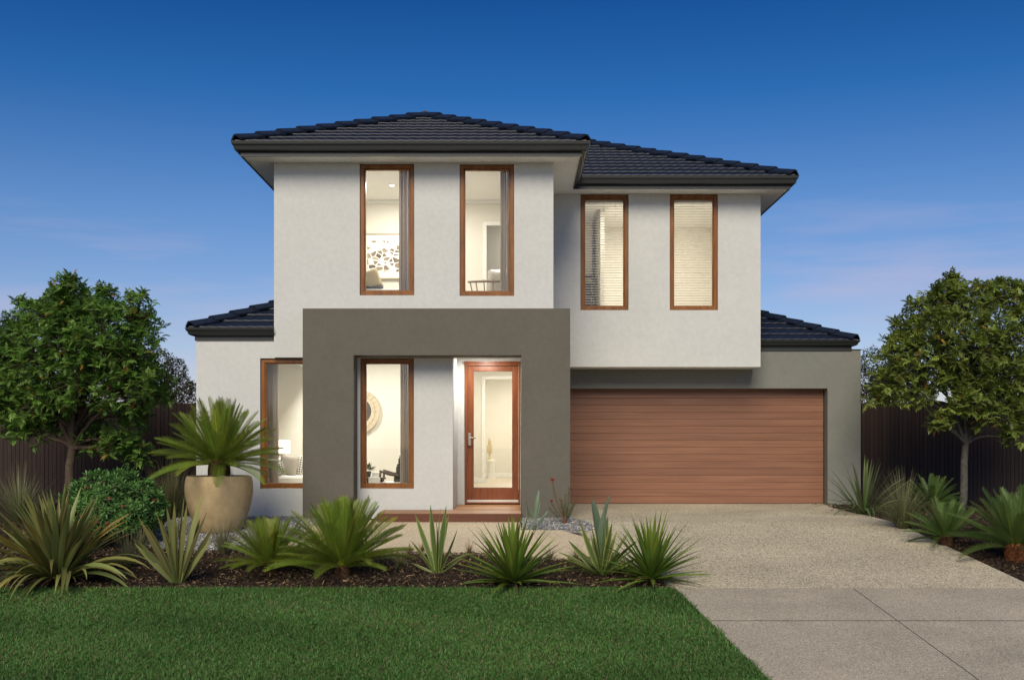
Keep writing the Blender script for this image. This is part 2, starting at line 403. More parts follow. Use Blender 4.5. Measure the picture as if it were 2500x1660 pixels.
# portal frame and the pier that runs back to the garage
wall('portal', PX(739, YP), PX(1392, YP), -.15, 3.29, YP, .42, [(PX(863, YP), XPI, -1, 2.551)], M_taupe)
hbox('pier', XPI + .003, PX(1392, YP) - .003, YP + .42, YR - .003, -.15, 3.287, M_taupe)
hbox('pier', XPI + .003, PX(1392, YP) - .003, YR - .002, YG + .3, -.15, 2.545, M_taupe)
# porch alcove
hbox('wall', XE - .12, XE, YL + .2, YD + .1, -.15, 2.70, M_white)
DW = (PX(1134.8, YD), .108, .12, 2.60)
wall('wall', XE, XPI + .01, -.15, 2.75, YD, .12, [(DW[0] - .003, DW[1] + .003, -1, DW[3] + .003)], M_white)
hbox('porch_ceiling', XE - .1, XPI + .02, YF + .2, YD + .05, 2.685, 2.75, M_soffit)
# garage wall
wall('wall', PX(1392, YP) - .01, 6.53, -.15, 2.905, YG, .23, [(.93, PX(2020.5, YG), -1, PZ(948, YG))], M_greyw)
gd = MB().box(.90, 6.0, 20.965, 20.985, -.02, 2.3).build('garage_door', plain('door backing', (.05, .02, .012), .7)); part(gd)
tag(gd, 'sectional timber look garage door of wide horizontal boards')
def prof_x(prof, x0, x1):
    n = len(prof); mb = MB()
    vs = [(x0, y, z) for y, z in prof] + [(x1, y, z) for y, z in prof]
    return mb.add(vs, [tuple(reversed(range(n))), tuple(range(n, 2 * n))] + [(i, (i + 1) % n, n + (i + 1) % n, n + i) for i in range(n)])
ph = .1335
pme = prof_x([(0, .003), (0, ph - .005), (.002, ph - .002), (.006, ph - .0012), (.05, ph - .0015), (.05, .0015), (.008, .0015)], -2.475, 2.475).mesh('garage_plank'); pme.materials.append(M_gdoor)
for i in range(17):
    o = bpy.data.objects.new('plank', pme); link(o, gd); o.location = (.94 + 2.475, 20.912, .012 + i * ph)
MB().box(.935, 5.905, 20.905, 20.95, -.004, .012).build('weather_seal', plain('black rubber', (.015, .015, .015), .8), gd)

def frame_mesh(w, y, d, bar, sill=.0):
    """four timber bars with a stepped inner bead, centred on the opening's lower left corner"""
    x0, x1, z0, z1 = w; mb = MB(); q = .022
    for (a, b_, c, d_) in ((x0, x1, z1 - bar, z1), (x0, x1, z0, z0 + bar), (x0, x0 + bar, z0 + bar, z1 - bar), (x1 - bar, x1, z0 + bar, z1 - bar)):
        mb.box(a, b_, y, y + d, c, d_)
    xi0, xi1, zi0, zi1 = x0 + bar, x1 - bar, z0 + bar, z1 - bar
    for (a, b_, c, d_) in ((xi0, xi1, zi1 - q, zi1), (xi0, xi1, zi0, zi0 + q), (xi0, xi0 + q, zi0 + q, zi1 - q), (xi1 - q, xi1, zi0 + q, zi1 - q)):
        mb.box(a, b_, y + .022, y + d - .004, c, d_)
    return mb, (xi0 + q, xi1 - q, zi0 + q, zi1 - q)
def window(w, y, label):
    mb, gi = frame_mesh(w, y + .035, .10, .062)
    f = part(mb.build('window', M_frame, bevel=.004)); f['label'] = label
    MB().box(gi[0] - .012, gi[1] + .012, y + .085, y + .091, gi[2] - .012, gi[3] + .012).build('pane', M_glass, f)
    return f
window(W1, YF, 'tall timber window with a framed picture behind it'); window(W2, YF, 'tall timber window with a spindle chair behind it')
window(W3, YR, 'tall timber window with a grey lit blind'); window(W4, YR, 'tall timber window with a bright cream blind')
window(W5, YL, 'tall timber window beside the potted cycad'); window(W6, YL, 'tall timber window inside the portal')

# front door
dj = MB()
jx0, jx1, jz0, jz1 = DW[0], DW[1], .12, 2.60
dj.box(jx0, jx0 + .04, YD - .02, YD + .11, jz0, jz1 - .05).box(jx1 - .03, jx1, YD - .02, YD + .11, jz0, jz1 - .05).box(jx0, jx1, YD - .02, YD + .11, jz1 - .05, jz1)
dj.box(jx0 - .012, jx1 + .004, YD - .05, YD - .021, jz1 - .035, jz1 - .001).box(jx0, jx1, YD - .036, YD - .021, jz1 - .075, jz1 - .036)
dj.box(jx0, jx1, YD - .025, YD + .11, .095, .122)
part(dj.build('door_frame', M_door, bevel=.003))
lx0, lx1, lz0, lz1 = jx0 + .043, jx1 - .033, .165, jz1 - .055
gx0, gx1, gz0, gz1 = PX(1154.3, YD), PX(1252.4, YD), .36, 2.44
dl = MB().box(lx0, gx0, YD + .005, YD + .05, lz0, lz1).box(gx1, lx1, YD + .005, YD + .05, lz0, lz1).box(gx0, gx1, YD + .005, YD + .05, lz0, gz0).box(gx0, gx1, YD + .005, YD + .05, gz1, lz1)
q = .016
for (a, b_, c, d_) in ((gx0, gx1, gz1 - q, gz1), (gx0, gx1, gz0, gz0 + q), (gx0, gx0 + q, gz0 + q, gz1 - q), (gx1 - q, gx1, gz0 + q, gz1 - q)): dl.box(a, b_, YD + .012, YD + .042, c, d_)
door = part(dl.build('door', M_door, bevel=.003)); door['label'] = 'red stained timber front door with one tall glass pane'
MB().box(gx0 + .004, gx1 - .004, YD + .024, YD + .030, gz0 + .004, gz1 - .004).build('pane', M_glass, door)
hx = PX(1146.5, YD)
MB().box(hx - .022, hx + .022, YD - .008, YD + .0045, PZ(1087, YD), PZ(1057, YD)).tube([(hx, YD - .06, PZ(1069, YD)), (hx, YD, PZ(1069, YD))], .011, 10).tube([(hx, YD - .055, PZ(1069, YD)), (hx + .06, YD - .058, PZ(1068, YD)), (hx + .115, YD - .05, PZ(1069.5, YD))], [.011, .010, .008], 10).tube([(hx, YD - .02, PZ(1082, YD)), (hx, YD, PZ(1082, YD))], .013, 10).tube([(hx, YD - .02, PZ(1062, YD)), (hx, YD, PZ(1062, YD))], .012, 10).build('handle', M_steel, door, bevel=.002)
part(MB().box(lx0, lx1, YD - .012, YD + .06, .123, .140).box(lx0, lx1, YD - .006, YD + .05, .145, .160).build('door_sill', plain('aluminium sill', (.75, .73, .68), .35, .3)))

# porch deck
deck = part(MB().box(-2.10, .105, 16.86, 17.84, -.12, .052).box(XE + .01, .105, 17.845, YD - .03, -.12, .052).build('deck', plain('deck frame', (.04, .02, .012), .8)))
def plank_mesh(n, x0, x1, d=.0875, h=.026):
    me = MB().box(x0, x1, 0, d, 0, h).mesh(n); me.materials.append(M_deck); return me
pl, ps = plank_mesh('deck_plank', -2.10, .11), plank_mesh('deck_plank', XE + .008, .11)
yy = 16.86
while yy + .09 < YD - .02:
    if not (17.80 < yy + .0875 and yy < 17.86):
        o = bpy.data.objects.new('plank', pl if yy < 17.8 else ps); link(o, deck); o.location = (0, yy, .0555 + random.uniform(-.0008, .0008))
    yy += .091
MB().box(-2.10, .11, 16.832, 16.857, -.11, .080).build('riser', M_riser, deck, bevel=.003)

# eaves: fascia, gutter, soffit
def sweep(name, path, prof, mat, closed_prof=True):
    """profile (out, z) carried along a plan path, mitred; 'out' is to the right of travel"""
    P = [Vector((p[0], p[1])) for p in path]; rings = []
    for i, p in enumerate(P):
        ns = []
        if i > 0: d = (p - P[i - 1]).normalized(); ns.append(Vector((d.y, -d.x)))
        if i < len(P) - 1: d = (P[i + 1] - p).normalized(); ns.append(Vector((d.y, -d.x)))
        n = ns[0] if len(ns) == 1 else (ns[0] + ns[1]) / (1 + ns[0].dot(ns[1]))
        rings.append([(p.x + n.x * o_, p.y + n.y * o_, z) for o_, z in prof])
    k = len(prof); mb = MB(); mb.v = [v for r in rings for v in r]
    for i in range(len(P) - 1):
        for j in range(k): mb.f.append((i * k + j, i * k + (j + 1) % k, (i + 1) * k + (j + 1) % k, (i + 1) * k + j))
    mb.f += [tuple(reversed(range(k))), tuple((len(P) - 1) * k + j for j in range(k))]
    return part(mb.build(name, mat))
def gprof(z0, z1):
    h = z1 - z0; t = .006
    outer = [(.004, z0), (.055, z0), (.078, z0 + .012), (.088, z0 + h * .34), (.094, z0 + h * .5), (.110, z0 + h * .62), (.118, z0 + h * .78), (.120, z1 - .01), (.128, z1 - .008), (.128, z1)]
    return outer + [(.112, z1), (.108, z0 + h * .66), (.086, z0 + h * .5), (.074, z0 + .02), (.004, z0 + .012)]
OV = .435
up = [(XA - OV, 26.5), (XA - OV, YF - OV), (XB + OV, YF - OV), (XB + OV, YR - OV), (XC + OV, YR - OV), (XC + OV, 26.5)]
def fprof(z0, z1, g=.30):
    return [(-.02, z0), (.0, z0), (.0, z0 + (z1 - z0) * g), (-.0035, z0 + (z1 - z0) * g + .004), (-.0035, z1), (-.02, z1)]
sweep('fascia', up, fprof(5.690, 5.885), M_gutter)
sweep('gutter', up, gprof(5.765, 5.905), M_gutter)
sf = MB(); zs0 = ZS - .002
def flat(a, b_, c, d_): sf.box(a, b_, c, d_, zs0, zs0 + .02)
flat(XA - OV + .005, XB + OV - .005, YF - OV + .005, YF + .1); flat(XA - OV + .005, XA + .1, YF + .101, 26.5)
flat(XB - .1, XB + OV - .005, YF + .101, YR + .1); flat(XB + OV - .0045, XC + OV - .005, YR - OV + .005, YR + .1); flat(XC - .1, XC + OV - .005, YR + .101, 26.5)
part(sf.build('soffit', M_soffit))
lw = [(-5.19, 26.5), (-5.19, YL - .02), (XA + .01, YL - .02)]
sweep('fascia', lw, fprof(2.825, 2.99), M_gutter); sweep('gutter', lw, gprof(2.905, 3.02), M_gutter)
gw = [(XC - .05, YG - .02), (6.36, YG - .02), (6.36, 26.5)]
sweep('fascia', gw, fprof(2.892, 3.04), M_gutter); sweep('gutter', gw, gprof(2.985, 3.085), M_gutter)
hbox('wall_cap', 6.365, 6.545, YG - .01, 26.5, 2.907, 2.925, M_gutter)

# ------------------------------------------------------------------ roofs of single tiles
TAN = .438; TW, TL = .33, .335
def tile_template():
    n = 12; lap = .05; mb = MB()
    def wv(u): return .0032 * math.cos(2 * math.pi * u / (TW / 2))
    for k in range(n + 1):
        u = TW * k / n; w_ = wv(u)
        mb.v += [(u, .002, .004 + w_), (u, 0, .037 + w_), (u, .009, .049 + w_), (u, TL + lap, .014 + w_)]
    for k in range(n):
        a = k * 4; b_ = a + 4
        mb.f += [(a, b_, b_ + 1, a + 1), (a + 1, b_ + 1, b_ + 2, a + 2), (a + 2, b_ + 2, b_ + 3, a + 3)]
    return mb
TT = tile_template(); tile_me = TT.mesh('roof_tile'); tile_me.materials.append(M_tile)
def tile_face(roof, O, U, V, poly, u0, parent_inv):
    """cover the convex polygon (in u, v) of a roof slope with tiles, cutting those at hips and walls"""
    Nn = U.cross(V); B = Matrix((U, V, Nn)).transposed().to_4x4()
    us = [p[0] for p in poly]; vs_ = [p[1] for p in poly]
    k = len(poly); area = sum(poly[i][0] * poly[(i + 1) % k][1] - poly[(i + 1) % k][0] * poly[i][1] for i in range(k)); sg = 1 if area > 0 else -1
    edges = []
    for i in range(k):
        a, b_ = Vector(poly[i]), Vector(poly[(i + 1) % k]); d = (b_ - a).normalized(); edges.append((a, Vector((-d.y, d.x)) * sg))
    for r in range(int(max(vs_) / TL) + 1):
        v = r * TL; c = math.floor((min(us) - u0) / TW)
        while u0 + c * TW < max(us):
            u = u0 + c * TW; c += 1
            cor = [Vector((u, v)), Vector((u + TW, v)), Vector((u, v + TL)), Vector((u + TW, v + TL))]
            cut = []; out = False
            for a, n in edges:
                ds = [(q_ - a).dot(n) for q_ in cor]
                if max(ds) < .01: out = True; break
                if min(ds) < -.003: cut.append((a, n))
            if out: continue
            M = Matrix.Translation(O + U * u + V * v + Nn * random.uniform(-.0015, .0015)) @ B
            if cut:
                bm = bmesh.new(); bm.from_mesh(tile_me)
                for a, n in cut:
                    bmesh.ops.bisect_plane(bm, geom=bm.verts[:] + bm.edges[:] + bm.faces[:], plane_co=(a.x - u, a.y - v, 0), plane_no=(n.x, n.y, 0), clear_inner=True)
                if len(bm.faces) == 0: bm.free(); continue
                me = bpy.data.meshes.new('roof_tile_cut'); bm.to_mesh(me); bm.free(); me.materials.append(M_tile)
            else: me = tile_me
            o = bpy.data.objects.new('tile', me); link(o, roof); o.matrix_basis = parent_inv @ M
def cap_mesh(L_):
    """a folded ridge cap running along +X, lower end at 0"""
    mb = MB(); w_, h, t = .15, .066, .03
    prof = [(-w_, -.012), (-w_ * .5, h * .55), (-.03, h * .97), (.03, h * .97), (w_ * .5, h * .55), (w_, -.012)]
    for x, dz in ((0, .036), (L_ + .05, .0)):
        mb.v += [(x, y, z + dz) for y, z in prof] + [(x, y * .93, z + dz - t) for y, z in prof]
    n = 6
    for i in range(n - 1): mb.f += [(i, i + 1, i + 1 + 2 * n, i + 2 * n), (i + n, i, i + 1, i + 1 + n)[::-1], (i + n + 1, i + n, i + 3 * n, i + 3 * n + 1)]
    mb.f += [(0, n, 3 * n, 2 * n), (n - 1, 3 * n - 1, 4 * n - 1, 2 * n - 1)]
    return mb
CAPL = .40; cap_me = cap_mesh(CAPL).mesh('ridge_cap'); cap_me.materials.append(M_tile)
def caps(roof, a, b_, inv, lift=.03):
    a, b_ = Vector(a), Vector(b_); d = b_ - a; n = max(1, round(d.length / CAPL)); s = d.length / n; x = d.normalized()
    y = Vector((0, 0, 1)).cross(x).normalized(); z = x.cross(y); B = Matrix((x * (s / CAPL), y, z)).transposed().to_4x4()
    for i in range(n):
        o = bpy.data.objects.new('ridge_cap', cap_me); link(o, roof)
        o.matrix_basis = inv @ Matrix.Translation(a + x * (s * i) + z * (lift + random.uniform(-.002, .003))) @ B
def roof_base(name_label, quads):
    mb = MB()
    for q_ in quads: mb.add(q_, [tuple(range(len(q_)))])
    o = part(mb.build('roof', M_tile)); o['label'] = name_label; return o
cs = 1 / math.sqrt(1 + TAN * TAN); Vf = Vector((0, 1, TAN)) * cs; Ux = Vector((1, 0, 0)); I4 = Matrix.Identity(4)
# upper front block
ex0, ex1, ey, ez = XA - OV - .07, XB + OV + .07, YF - OV - .07, 5.885
hw = (ex1 - ex0) / 2; mx_ = (ex0 + ex1) / 2; ap = (mx_, ey + hw, ez + hw * TAN); rb = (mx_, 25, ez + hw * TAN)
rf = roof_base('dark tiled hip roof over the front upper rooms', [[(ex0, ey, ez), (ex1, ey, ez), ap], [(ex0, 26.5, ez), (ex0, ey, ez), ap, rb, (mx_, 26.5, ez + hw * TAN)], [(ex1, ey, ez), (ex1, 24.5, ez), rb, ap]])
tile_face(rf, Vector((ex0, ey, ez)), Ux, Vf, [(0, 0), (2 * hw, 0), (hw, hw / cs)], hw - TW * 40, I4)
caps(rf, (ex0 + .02, ey + .02, ez + .01), ap, I4); caps(rf, (ex1 - .02, ey + .02, ez + .01), ap, I4)
caps(rf, ap, rb, I4)
# upper right block
mx0, mx1, my, RT = .0, XC + OV + .07, YR - OV - .07, 3.9
tp = (mx1 - RT, my + RT, ez + RT * TAN); tq = (-.6, my + RT, ez + RT * TAN)
rm = roof_base('dark tiled hip roof over the rooms above the garage', [[(mx0, my, ez), (mx1, my, ez), tp, (mx0, my + RT, ez + RT * TAN)], [(mx1, my, ez), (mx1, my + 2 * RT, ez), tp], [(mx1, my + 2 * RT, ez), (-4.2, my + 2 * RT, ez), tq, tp]])
c0 = XB + OV + .09
tile_face(rm, Vector((0, my, ez)), Ux, Vf, [(c0, 0), (mx1, 0), (mx1 - RT, RT / cs), (.02, RT / cs), (.02, (c0 - .02) / cs)], mx1 - TW * 40, I4)
caps(rm, (mx1 - .02, my + .02, ez + .01), tp, I4); caps(rm, tp, tq, I4)
# left wing
lx, ly, lz = -5.19 - .07, YL - .02 - .07, 3.0
lt = XA - .003 - lx
rl = roof_base('small dark tiled roof over the left wing', [[(lx, ly, lz), (XA, ly, lz), (XA, ly + lt, lz + lt * TAN)], [(lx, 26.5, lz), (lx, ly, lz), (XA, ly + lt, lz + lt * TAN), (XA, 26.5, lz + lt * TAN)]])
tile_face(rl, Vector((lx, ly, lz)), Ux, Vf, [(0, 0), (lt, 0), (lt, lt / cs)], 0, I4)
caps(rl, (lx + .02, ly + .02, lz + .01), (XA, ly + lt, lz + lt * TAN), I4)
# garage
gx, gy, gz_ = 6.36 + .07, YG - .02 - .07, 3.065
gt = gx - XC - .003
rg = roof_base('small dark tiled roof over the garage corner', [[(XC, gy, gz_), (gx, gy, gz_), (XC, gy + gt, gz_ + gt * TAN)], [(gx, gy, gz_), (gx, 26.5, gz_), (XC, 26.5, gz_ + gt * TAN), (XC, gy + gt, gz_ + gt * TAN)]])
tile_face(rg, Vector((XC + .003, gy, gz_)), Ux, Vf, [(0, 0), (gt, 0), (0, gt / cs)], 0, I4)
caps(rg, (gx - .02, gy + .02, gz_ + .01), (XC + .003, gy + gt, gz_ + gt * TAN), I4)

# ------------------------------------------------------------------ rooms behind the windows
def room(x0, x1, y0, y1, z0, z1, back_holes=(), fl=True):
    wall('interior_wall', x0, x1, z0, z1, y1, .1, list(back_holes), M_iwall)
    hbox('interior_wall', x0 - .1, x0, y0, y1 + .1, z0, z1, M_iwall); hbox('interior_wall', x1, x1 + .1, y0, y1 + .1, z0, z1, M_iwall)
    hbox('interior_ceiling', x0 - .1, x1 + .1, y0, y1 + .1, z1, z1 + .06, M_iceil)
    if fl: hbox('interior_floor', x0 - .1, x1 + .1, y0, y1 + .1, z0 - .06, z0, M_ifloor)
YU = 20.85
dwx0, dwx1, dwz = PX(1188, YU), .40, PZ(551, YU)
room(XA + .21, XB - .31, YF + .21, YU, 3.1, 5.76, [(dwx0, dwx1, 0, dwz)])
hbox('interior_wall', -1.6, 1.6, 22.6, 22.7, 3.1, 5.76, M_iwall)
hbox('interior_ceiling', -1.6, 1.6, YU + .11, 22.6, 5.7, 5.76, M_iceil); hbox('interior_floor', -1.6, 1.6, YU + .11, 22.6, 3.04, 3.1, M_ifloor)
room(XB + .02, XC - .21, YR + .21, 23.4, 3.1, 5.76)
room(-4.96, XE - .23, YL + .21, 20.45, .10, 2.78)
hz0, YN1 = .33, 23.0
odx0, odz = PX(1184.6, YN1), PZ(926, YN1)
room(XE + .01, .74, YD + .13, 26.6, hz0, 2.80)
wall('interior_wall', XE + .012, .735, hz0, 2.79, YN1, .1, [(odx0, .62, 0, odz)], M_iwall)
M_trim = plain('white trim paint', (.84, .83, .79), .5)
tr = MB()
tr.box(odx0 - .07, odx0, YN1 - .02, YN1 - .002, hz0, odz + .07).box(odx0, .62, YN1 - .02, YN1 - .002, odz, odz + .07)
tr.box(XE + .012, odx0 - .071, YN1 - .018, YN1 - .002, hz0, hz0 + .10).box(XE + .012, .735, 26.582, 26.598, hz0, hz0 + .10)
tr.box(dwx0 - .07, dwx0, YU - .02, YU - .002, 3.1, dwz + .07).box(dwx0, dwx1, YU - .02, YU - .002, dwz, dwz + .07)
tr.box(XA + .21, XB - .31, YU - .05, YU - .002, 5.70, 5.758)
part(tr.build('interior_trim', M_trim, bevel=.003))

# lamps that light the rooms
M_lampon = emit('lit downlight lens', (1, .90, .74), 14)
def downlight(x, y, z, watts, label, size=.12, spot=None, color=(1, .93, .83)):
    t = empty('downlight', (x, y, z), label, 'downlight', 'ceiling downlights')
    MB().lathe([(.062, .0), (.062, -.008), (.048, -.010), (.046, -.001)], 24).build('trim_ring', M_trim, t)
    MB().lathe([(.0005, -.004), (.046, -.004)], 24).build('lens', M_lampon, t)
    if spot:
        d = bpy.data.lights.new('lamp_light', 'SPOT'); d.spot_size = R(spot); d.spot_blend = .6; d.shadow_soft_size = .04
    else:
        d = bpy.data.lights.new('lamp_light', 'AREA'); d.shape = 'DISK'; d.size = size
    d.energy = watts; d.color = color
    o = bpy.data.objects.new('lamp_light', d); link(o, t); o.location = (0, 0, -.02)
    return t
downlight(PX(957, 19.6), 19.6, 5.758, 54, 'bright round ceiling downlight seen through the window over the framed picture')
downlight(-1.3, 19.3, 5.758, 54, 'round ceiling downlight over the spindle chair upstairs')
downlight(2.5, 21.4, 5.758, 105, 'round ceiling downlight behind the blinds upstairs')
downlight(-3.6, 19.2, 2.778, 74, 'round ceiling downlight over the white sofa', color=(1, .94, .86))
downlight(-2.0, 19.2, 2.778, 36, 'round ceiling downlight over the armchair downstairs', color=(1, .94, .86))
downlight(.35, 21.8, 5.698, 14, 'added unseen downlight that brightens the upstairs passage')  # added lamp, out of view, lifts the dark passage beyond the doorway
downlight(-.2, 21.6, 2.798, 50, 'round ceiling downlight inside the front door')
downlight(.1, 25.0, 2.798, 55, 'round ceiling downlight at the far end of the hall')
downlight(-.50, 18.75, 2.684, 40, 'round downlight in the porch ceiling before the front door', .10)

# curtains
def cloth(name, c, tl):
    m, nt, N, L, b = new_mat(name); tc = N.new('ShaderNodeTexCoord'); n = noise_node(N, L, tc.outputs['Object'], 60)
    r = ramp(N, L, n.outputs[0], ((.3, tuple(x * .9 for x in c)), (.7, tuple(x * 1.1 for x in c)))); L.new(r.outputs[0], b.inputs['Base Color']); setp(b, rough=.95, spec=.1)
    t_ = N.new('ShaderNodeBsdfTranslucent'); L.new(r.outputs[0], t_.inputs[0]); mx = N.new('ShaderNodeMixShader'); mx.inputs[0].default_value = tl
    L.new(b.outputs[0], mx.inputs[1]); L.new(t_.outputs[0], mx.inputs[2]); L.new(mx.outputs[0], N['Material Output'].inputs[0]); return m
M_curt = cloth('grey curtain cloth', (.60, .55, .52), .7); M_sheer = cloth('pale curtain cloth', (.66, .61, .56), .6)
def curtain(x0, x1, y, z0, z1, label, mat, folds=5, amp=.035, lean=0):
    n = folds * 10; mb = MB(); rows = 6
    for r in range(rows + 1):
        f = r / rows; z = z0 + (z1 - z0) * f; pinch = 1 - .0 * f
        for k in range(n + 1):
            u = k / n; x = x0 + (x1 - x0) * u + lean * (1 - f) * u
            ph_ = u * folds * 2 * math.pi
            mb.v.append((x + .008 * math.sin(ph_ * 2 + f), y + amp * math.sin(ph_) * (1 - .25 * f) + .01 * math.sin(ph_ * .37 + 3 * f), z))
    for r in range(rows):
        for k in range(n):
            a = r * (n + 1) + k; mb.f.append((a, a + 1, a + n + 2, a + n + 1))
    o = mb.build('curtain', mat, smooth=True); m = o.modifiers.new('thickness', 'SOLIDIFY'); m.thickness = .003
    return tag(o, label, 'curtain', 'curtains at the windows')
curtain(PX(974, 18.15), PX(1000, 18.15), 18.15, 3.11, 5.74, 'grey curtain drawn aside at the upstairs picture window', M_curt, 3, .05)
curtain(PX(1221, 18.15), PX(1236, 18.15), 18.15, 3.11, 5.74, 'pale curtain drawn aside at the upstairs window with the chair', M_sheer, 3, .025)
curtain(PX(1237, 18.2), PX(1256, 18.2), 18.2, 3.11, 5.74, 'grey curtain edge at the upstairs window with the chair', M_curt, 3, .025)
curtain(PX(648, 18.2), PX(664, 18.2), 18.2, .105, 2.77, 'grey curtain at the lower window behind the potted cycad', M_curt, 3, .03)
curtain(PX(664, 18.22), PX(678, 18.22), 18.22, .105, 2.77, 'pale curtain beside the white sofa', M_sheer, 3, .025, .02)
curtain(PX(977, 18.2), PX(985, 18.2), 18.2, .105, 2.77, 'pale curtain edge by the armchair at the portal window', M_sheer, 2, .02)
curtain(PX(985, 18.22), PX(999, 18.22), 18.22, .105, 2.77, 'grey curtain by the armchair at the portal window', M_curt, 3, .03)

# venetian blinds
M_slat = plain('cream blind slat', (.70, .66, .58), .55, 0, .3, 20, .03)
def blind(w, y, label, tilt):
    x0, x1 = w[0] + .085, w[1] - .085; zt, zb = w[3] - .09, w[2] + .09
    b_ = empty('blind', ((x0 + x1) / 2, y, zb), label, 'blind', 'venetian blinds upstairs')
    MB().box(x0 - .01, x1 + .01, y - .03, y + .03, zt - .03, zt + .015).build('head_rail', M_slat, b_, loc=-Vector(b_.location))
    me = MB(); h = (x1 - x0) / 2; ct, st = math.cos(tilt), math.sin(tilt)
    pr = [(-.025, -.0), (-.009, .0035), (.009, .0035), (.025, .0), (.025, -.0022), (.009, .0013), (-.009, .0013), (-.025, -.0022)]
    pr = [(a * ct - c * st, a * st + c * ct) for a, c in pr]
    me = prof_x(pr, -h, h).mesh('blind_slat'); me.materials.append(M_slat)
    n = int((zt - .05 - zb) / .046)
    for i in range(n + 1):
        o = bpy.data.objects.new('slat', me); link(o, b_); o.location = (0, 0, (zt - .05 - zb) * i / n)
    for dx in (-.62, 0, .62):
        MB().tube([(dx * h, -.027, 0), (dx * h, -.027, zt - zb)], .0014, 4).build('cord', M_slat, b_)
    return b_
blind(W3, YR + .17, 'open grey venetian blind in the window nearest the roof step', R(-4))
blind(W4, YR + .17, 'cream venetian blind in the rightmost upstairs window', R(-6))

# upstairs: picture, daybed, cushion, throw, chair
def art_mat():
    m, nt, N, L, b = new_mat('abstract print'); tc = N.new('ShaderNodeTexCoord'); mp = mapping(N, L, tc.outputs['Object'], (7.5, 1, 9.5))
    v = N.new('ShaderNodeTexVoronoi'); v.feature = 'DISTANCE_TO_EDGE'; v.inputs['Scale'].default_value = 1.15; L.new(mp.outputs[0], v.inputs['Vector'])
    v2 = N.new('ShaderNodeTexVoronoi'); v2.inputs['Scale'].default_value = 1.15; L.new(mp.outputs[0], v2.inputs['Vector'])
    sx = N.new('ShaderNodeSeparateColor'); L.new(v2.outputs['Color'], sx.inputs[0])
    r = ramp(N, L, sx.outputs[0], ((0, (.10, .075, .05)), (.55, (.30, .24, .17)), (.68, (.80, .77, .70)), (1, (.82, .79, .73))))
    e1 = N.new('ShaderNodeMath'); e1.operation = 'GREATER_THAN'; e1.inputs[1].default_value = .075; L.new(v.outputs['Distance'], e1.inputs[0])
    mx = N.new('ShaderNodeMix'); mx.data_type = 'RGBA'; L.new(e1.outputs[0], mx.inputs[0]); mx.inputs[6].default_value = (.83, .80, .74, 1); L.new(r.outputs[0], mx.inputs[7])
    L.new(mx.outputs[2], b.inputs['Base Color']); setp(b, rough=.7); return m
ax0, ax1, az0, az1 = PX(872, 20.8), PX(1000, 20.8), PZ(681, 20.8), PZ(570, 20.8)
art = empty('picture', ((ax0 + ax1) / 2, 20.82, az0), 'framed abstract picture of brown shards on the bedroom wall', 'picture')
aw, ah = (ax1 - ax0) / 2, az1 - az0
MB().box(-aw, aw, -.02, .02, 0, .02).box(-aw, aw, -.02, .02, ah - .02, ah).box(-aw, -aw + .02, -.02, .02, .02, ah - .02).box(aw - .02, aw, -.02, .02, .02, ah - .02).build('frame', plain('pale frame timber', (.42, .36, .26), .5), art)
MB().box(-aw + .02, aw - .02, -.004, .018, .02, ah - .02).build('mount', plain('picture mount', (.85, .82, .76), .8), art)
MB().box(-aw * .62, aw * .66, -.008, -.005, ah * .16, ah * .84).build('print', art_mat(), art)
M_linen = plain('white quilt', (.78, .76, .72), .95, 0, .1, 14, .04); M_sand = plain('sand linen', (.52, .43, .27), .95, 0, .1, 40, .1); M_dgrey = plain('charcoal knit', (.10, .095, .09), .95, 0, .1, 60, .4); M_grey = plain('grey linen', (.36, .33, .28), .95, 0, .1, 60, .12)
M_dwood = timber('dark chair timber', (.045, .025, .014), (.10, .06, .035), (20, 20, 2), .5); M_pwood = timber('pale chair timber', (.20, .13, .075), (.34, .24, .15), (20, 20, 2), .5)
def pillow_mesh(w, h, t):
    n = 12; mb = MB()
    for s_ in (1, -1):
        base = len(mb.v)
        for j in range(n + 1):
            for i in range(n + 1):
                u, v = i / n * 2 - 1, j / n * 2 - 1
                bul = max(0, (1 - u ** 4) * (1 - v ** 4)) ** .5
                pin = 1 - .06 * (1 - abs(v) ** 2) * abs(u) ** 3; pin2 = 1 - .06 * (1 - abs(u) ** 2) * abs(v) ** 3
                mb.v.append((u * w / 2 * pin, s_ * t / 2 * bul, v * h / 2 * pin2 + h / 2))
        for j in range(n):
            for i in range(n):
                a = base + j * (n + 1) + i; f = (a, a + 1, a + n + 2, a + n + 1); mb.f.append(f if s_ < 0 else f[::-1])
    return mb.mesh('cushion', True)
def cushion(w, h, t, loc, rot, mat, label, group=None):
    o = mobj('cushion', pillow_mesh(w, h, t), mat); o.location = loc; o.rotation_euler = rot; return tag(o, label, 'cushion', group)
db = empty('daybed', (-2.75, 18.95, 3.1), 'white quilted daybed under the framed picture upstairs', 'bed')
MB().box(-.95, .95, -.5, .5, .40, .66).build('mattress', M_linen, db, bevel=.05); MB().box(-.97, .97, -.52, .52, .16, .39).build('base', M_pwood, db, bevel=.01)
for sx_ in (-.88, .88):
    for sy_ in (-.44, .44): MB().box(sx_ - .03, sx_ + .03, sy_ - .03, sy_ + .03, 0, .159).build('leg', M_pwood, db)
cushion(.30, .36, .15, (PX(917, 18.62), 18.62, 3.76), (R(-8), R(-20), R(8)), M_sand, 'sand coloured cushion leaning on the daybed upstairs')
cushion(.34, .34, .14, (PX(893, 18.95), 18.95, 3.76), (R(-12), R(10), 0), M_linen, 'white cushion behind the sand cushion on the daybed')
th = MB(); nn = 24
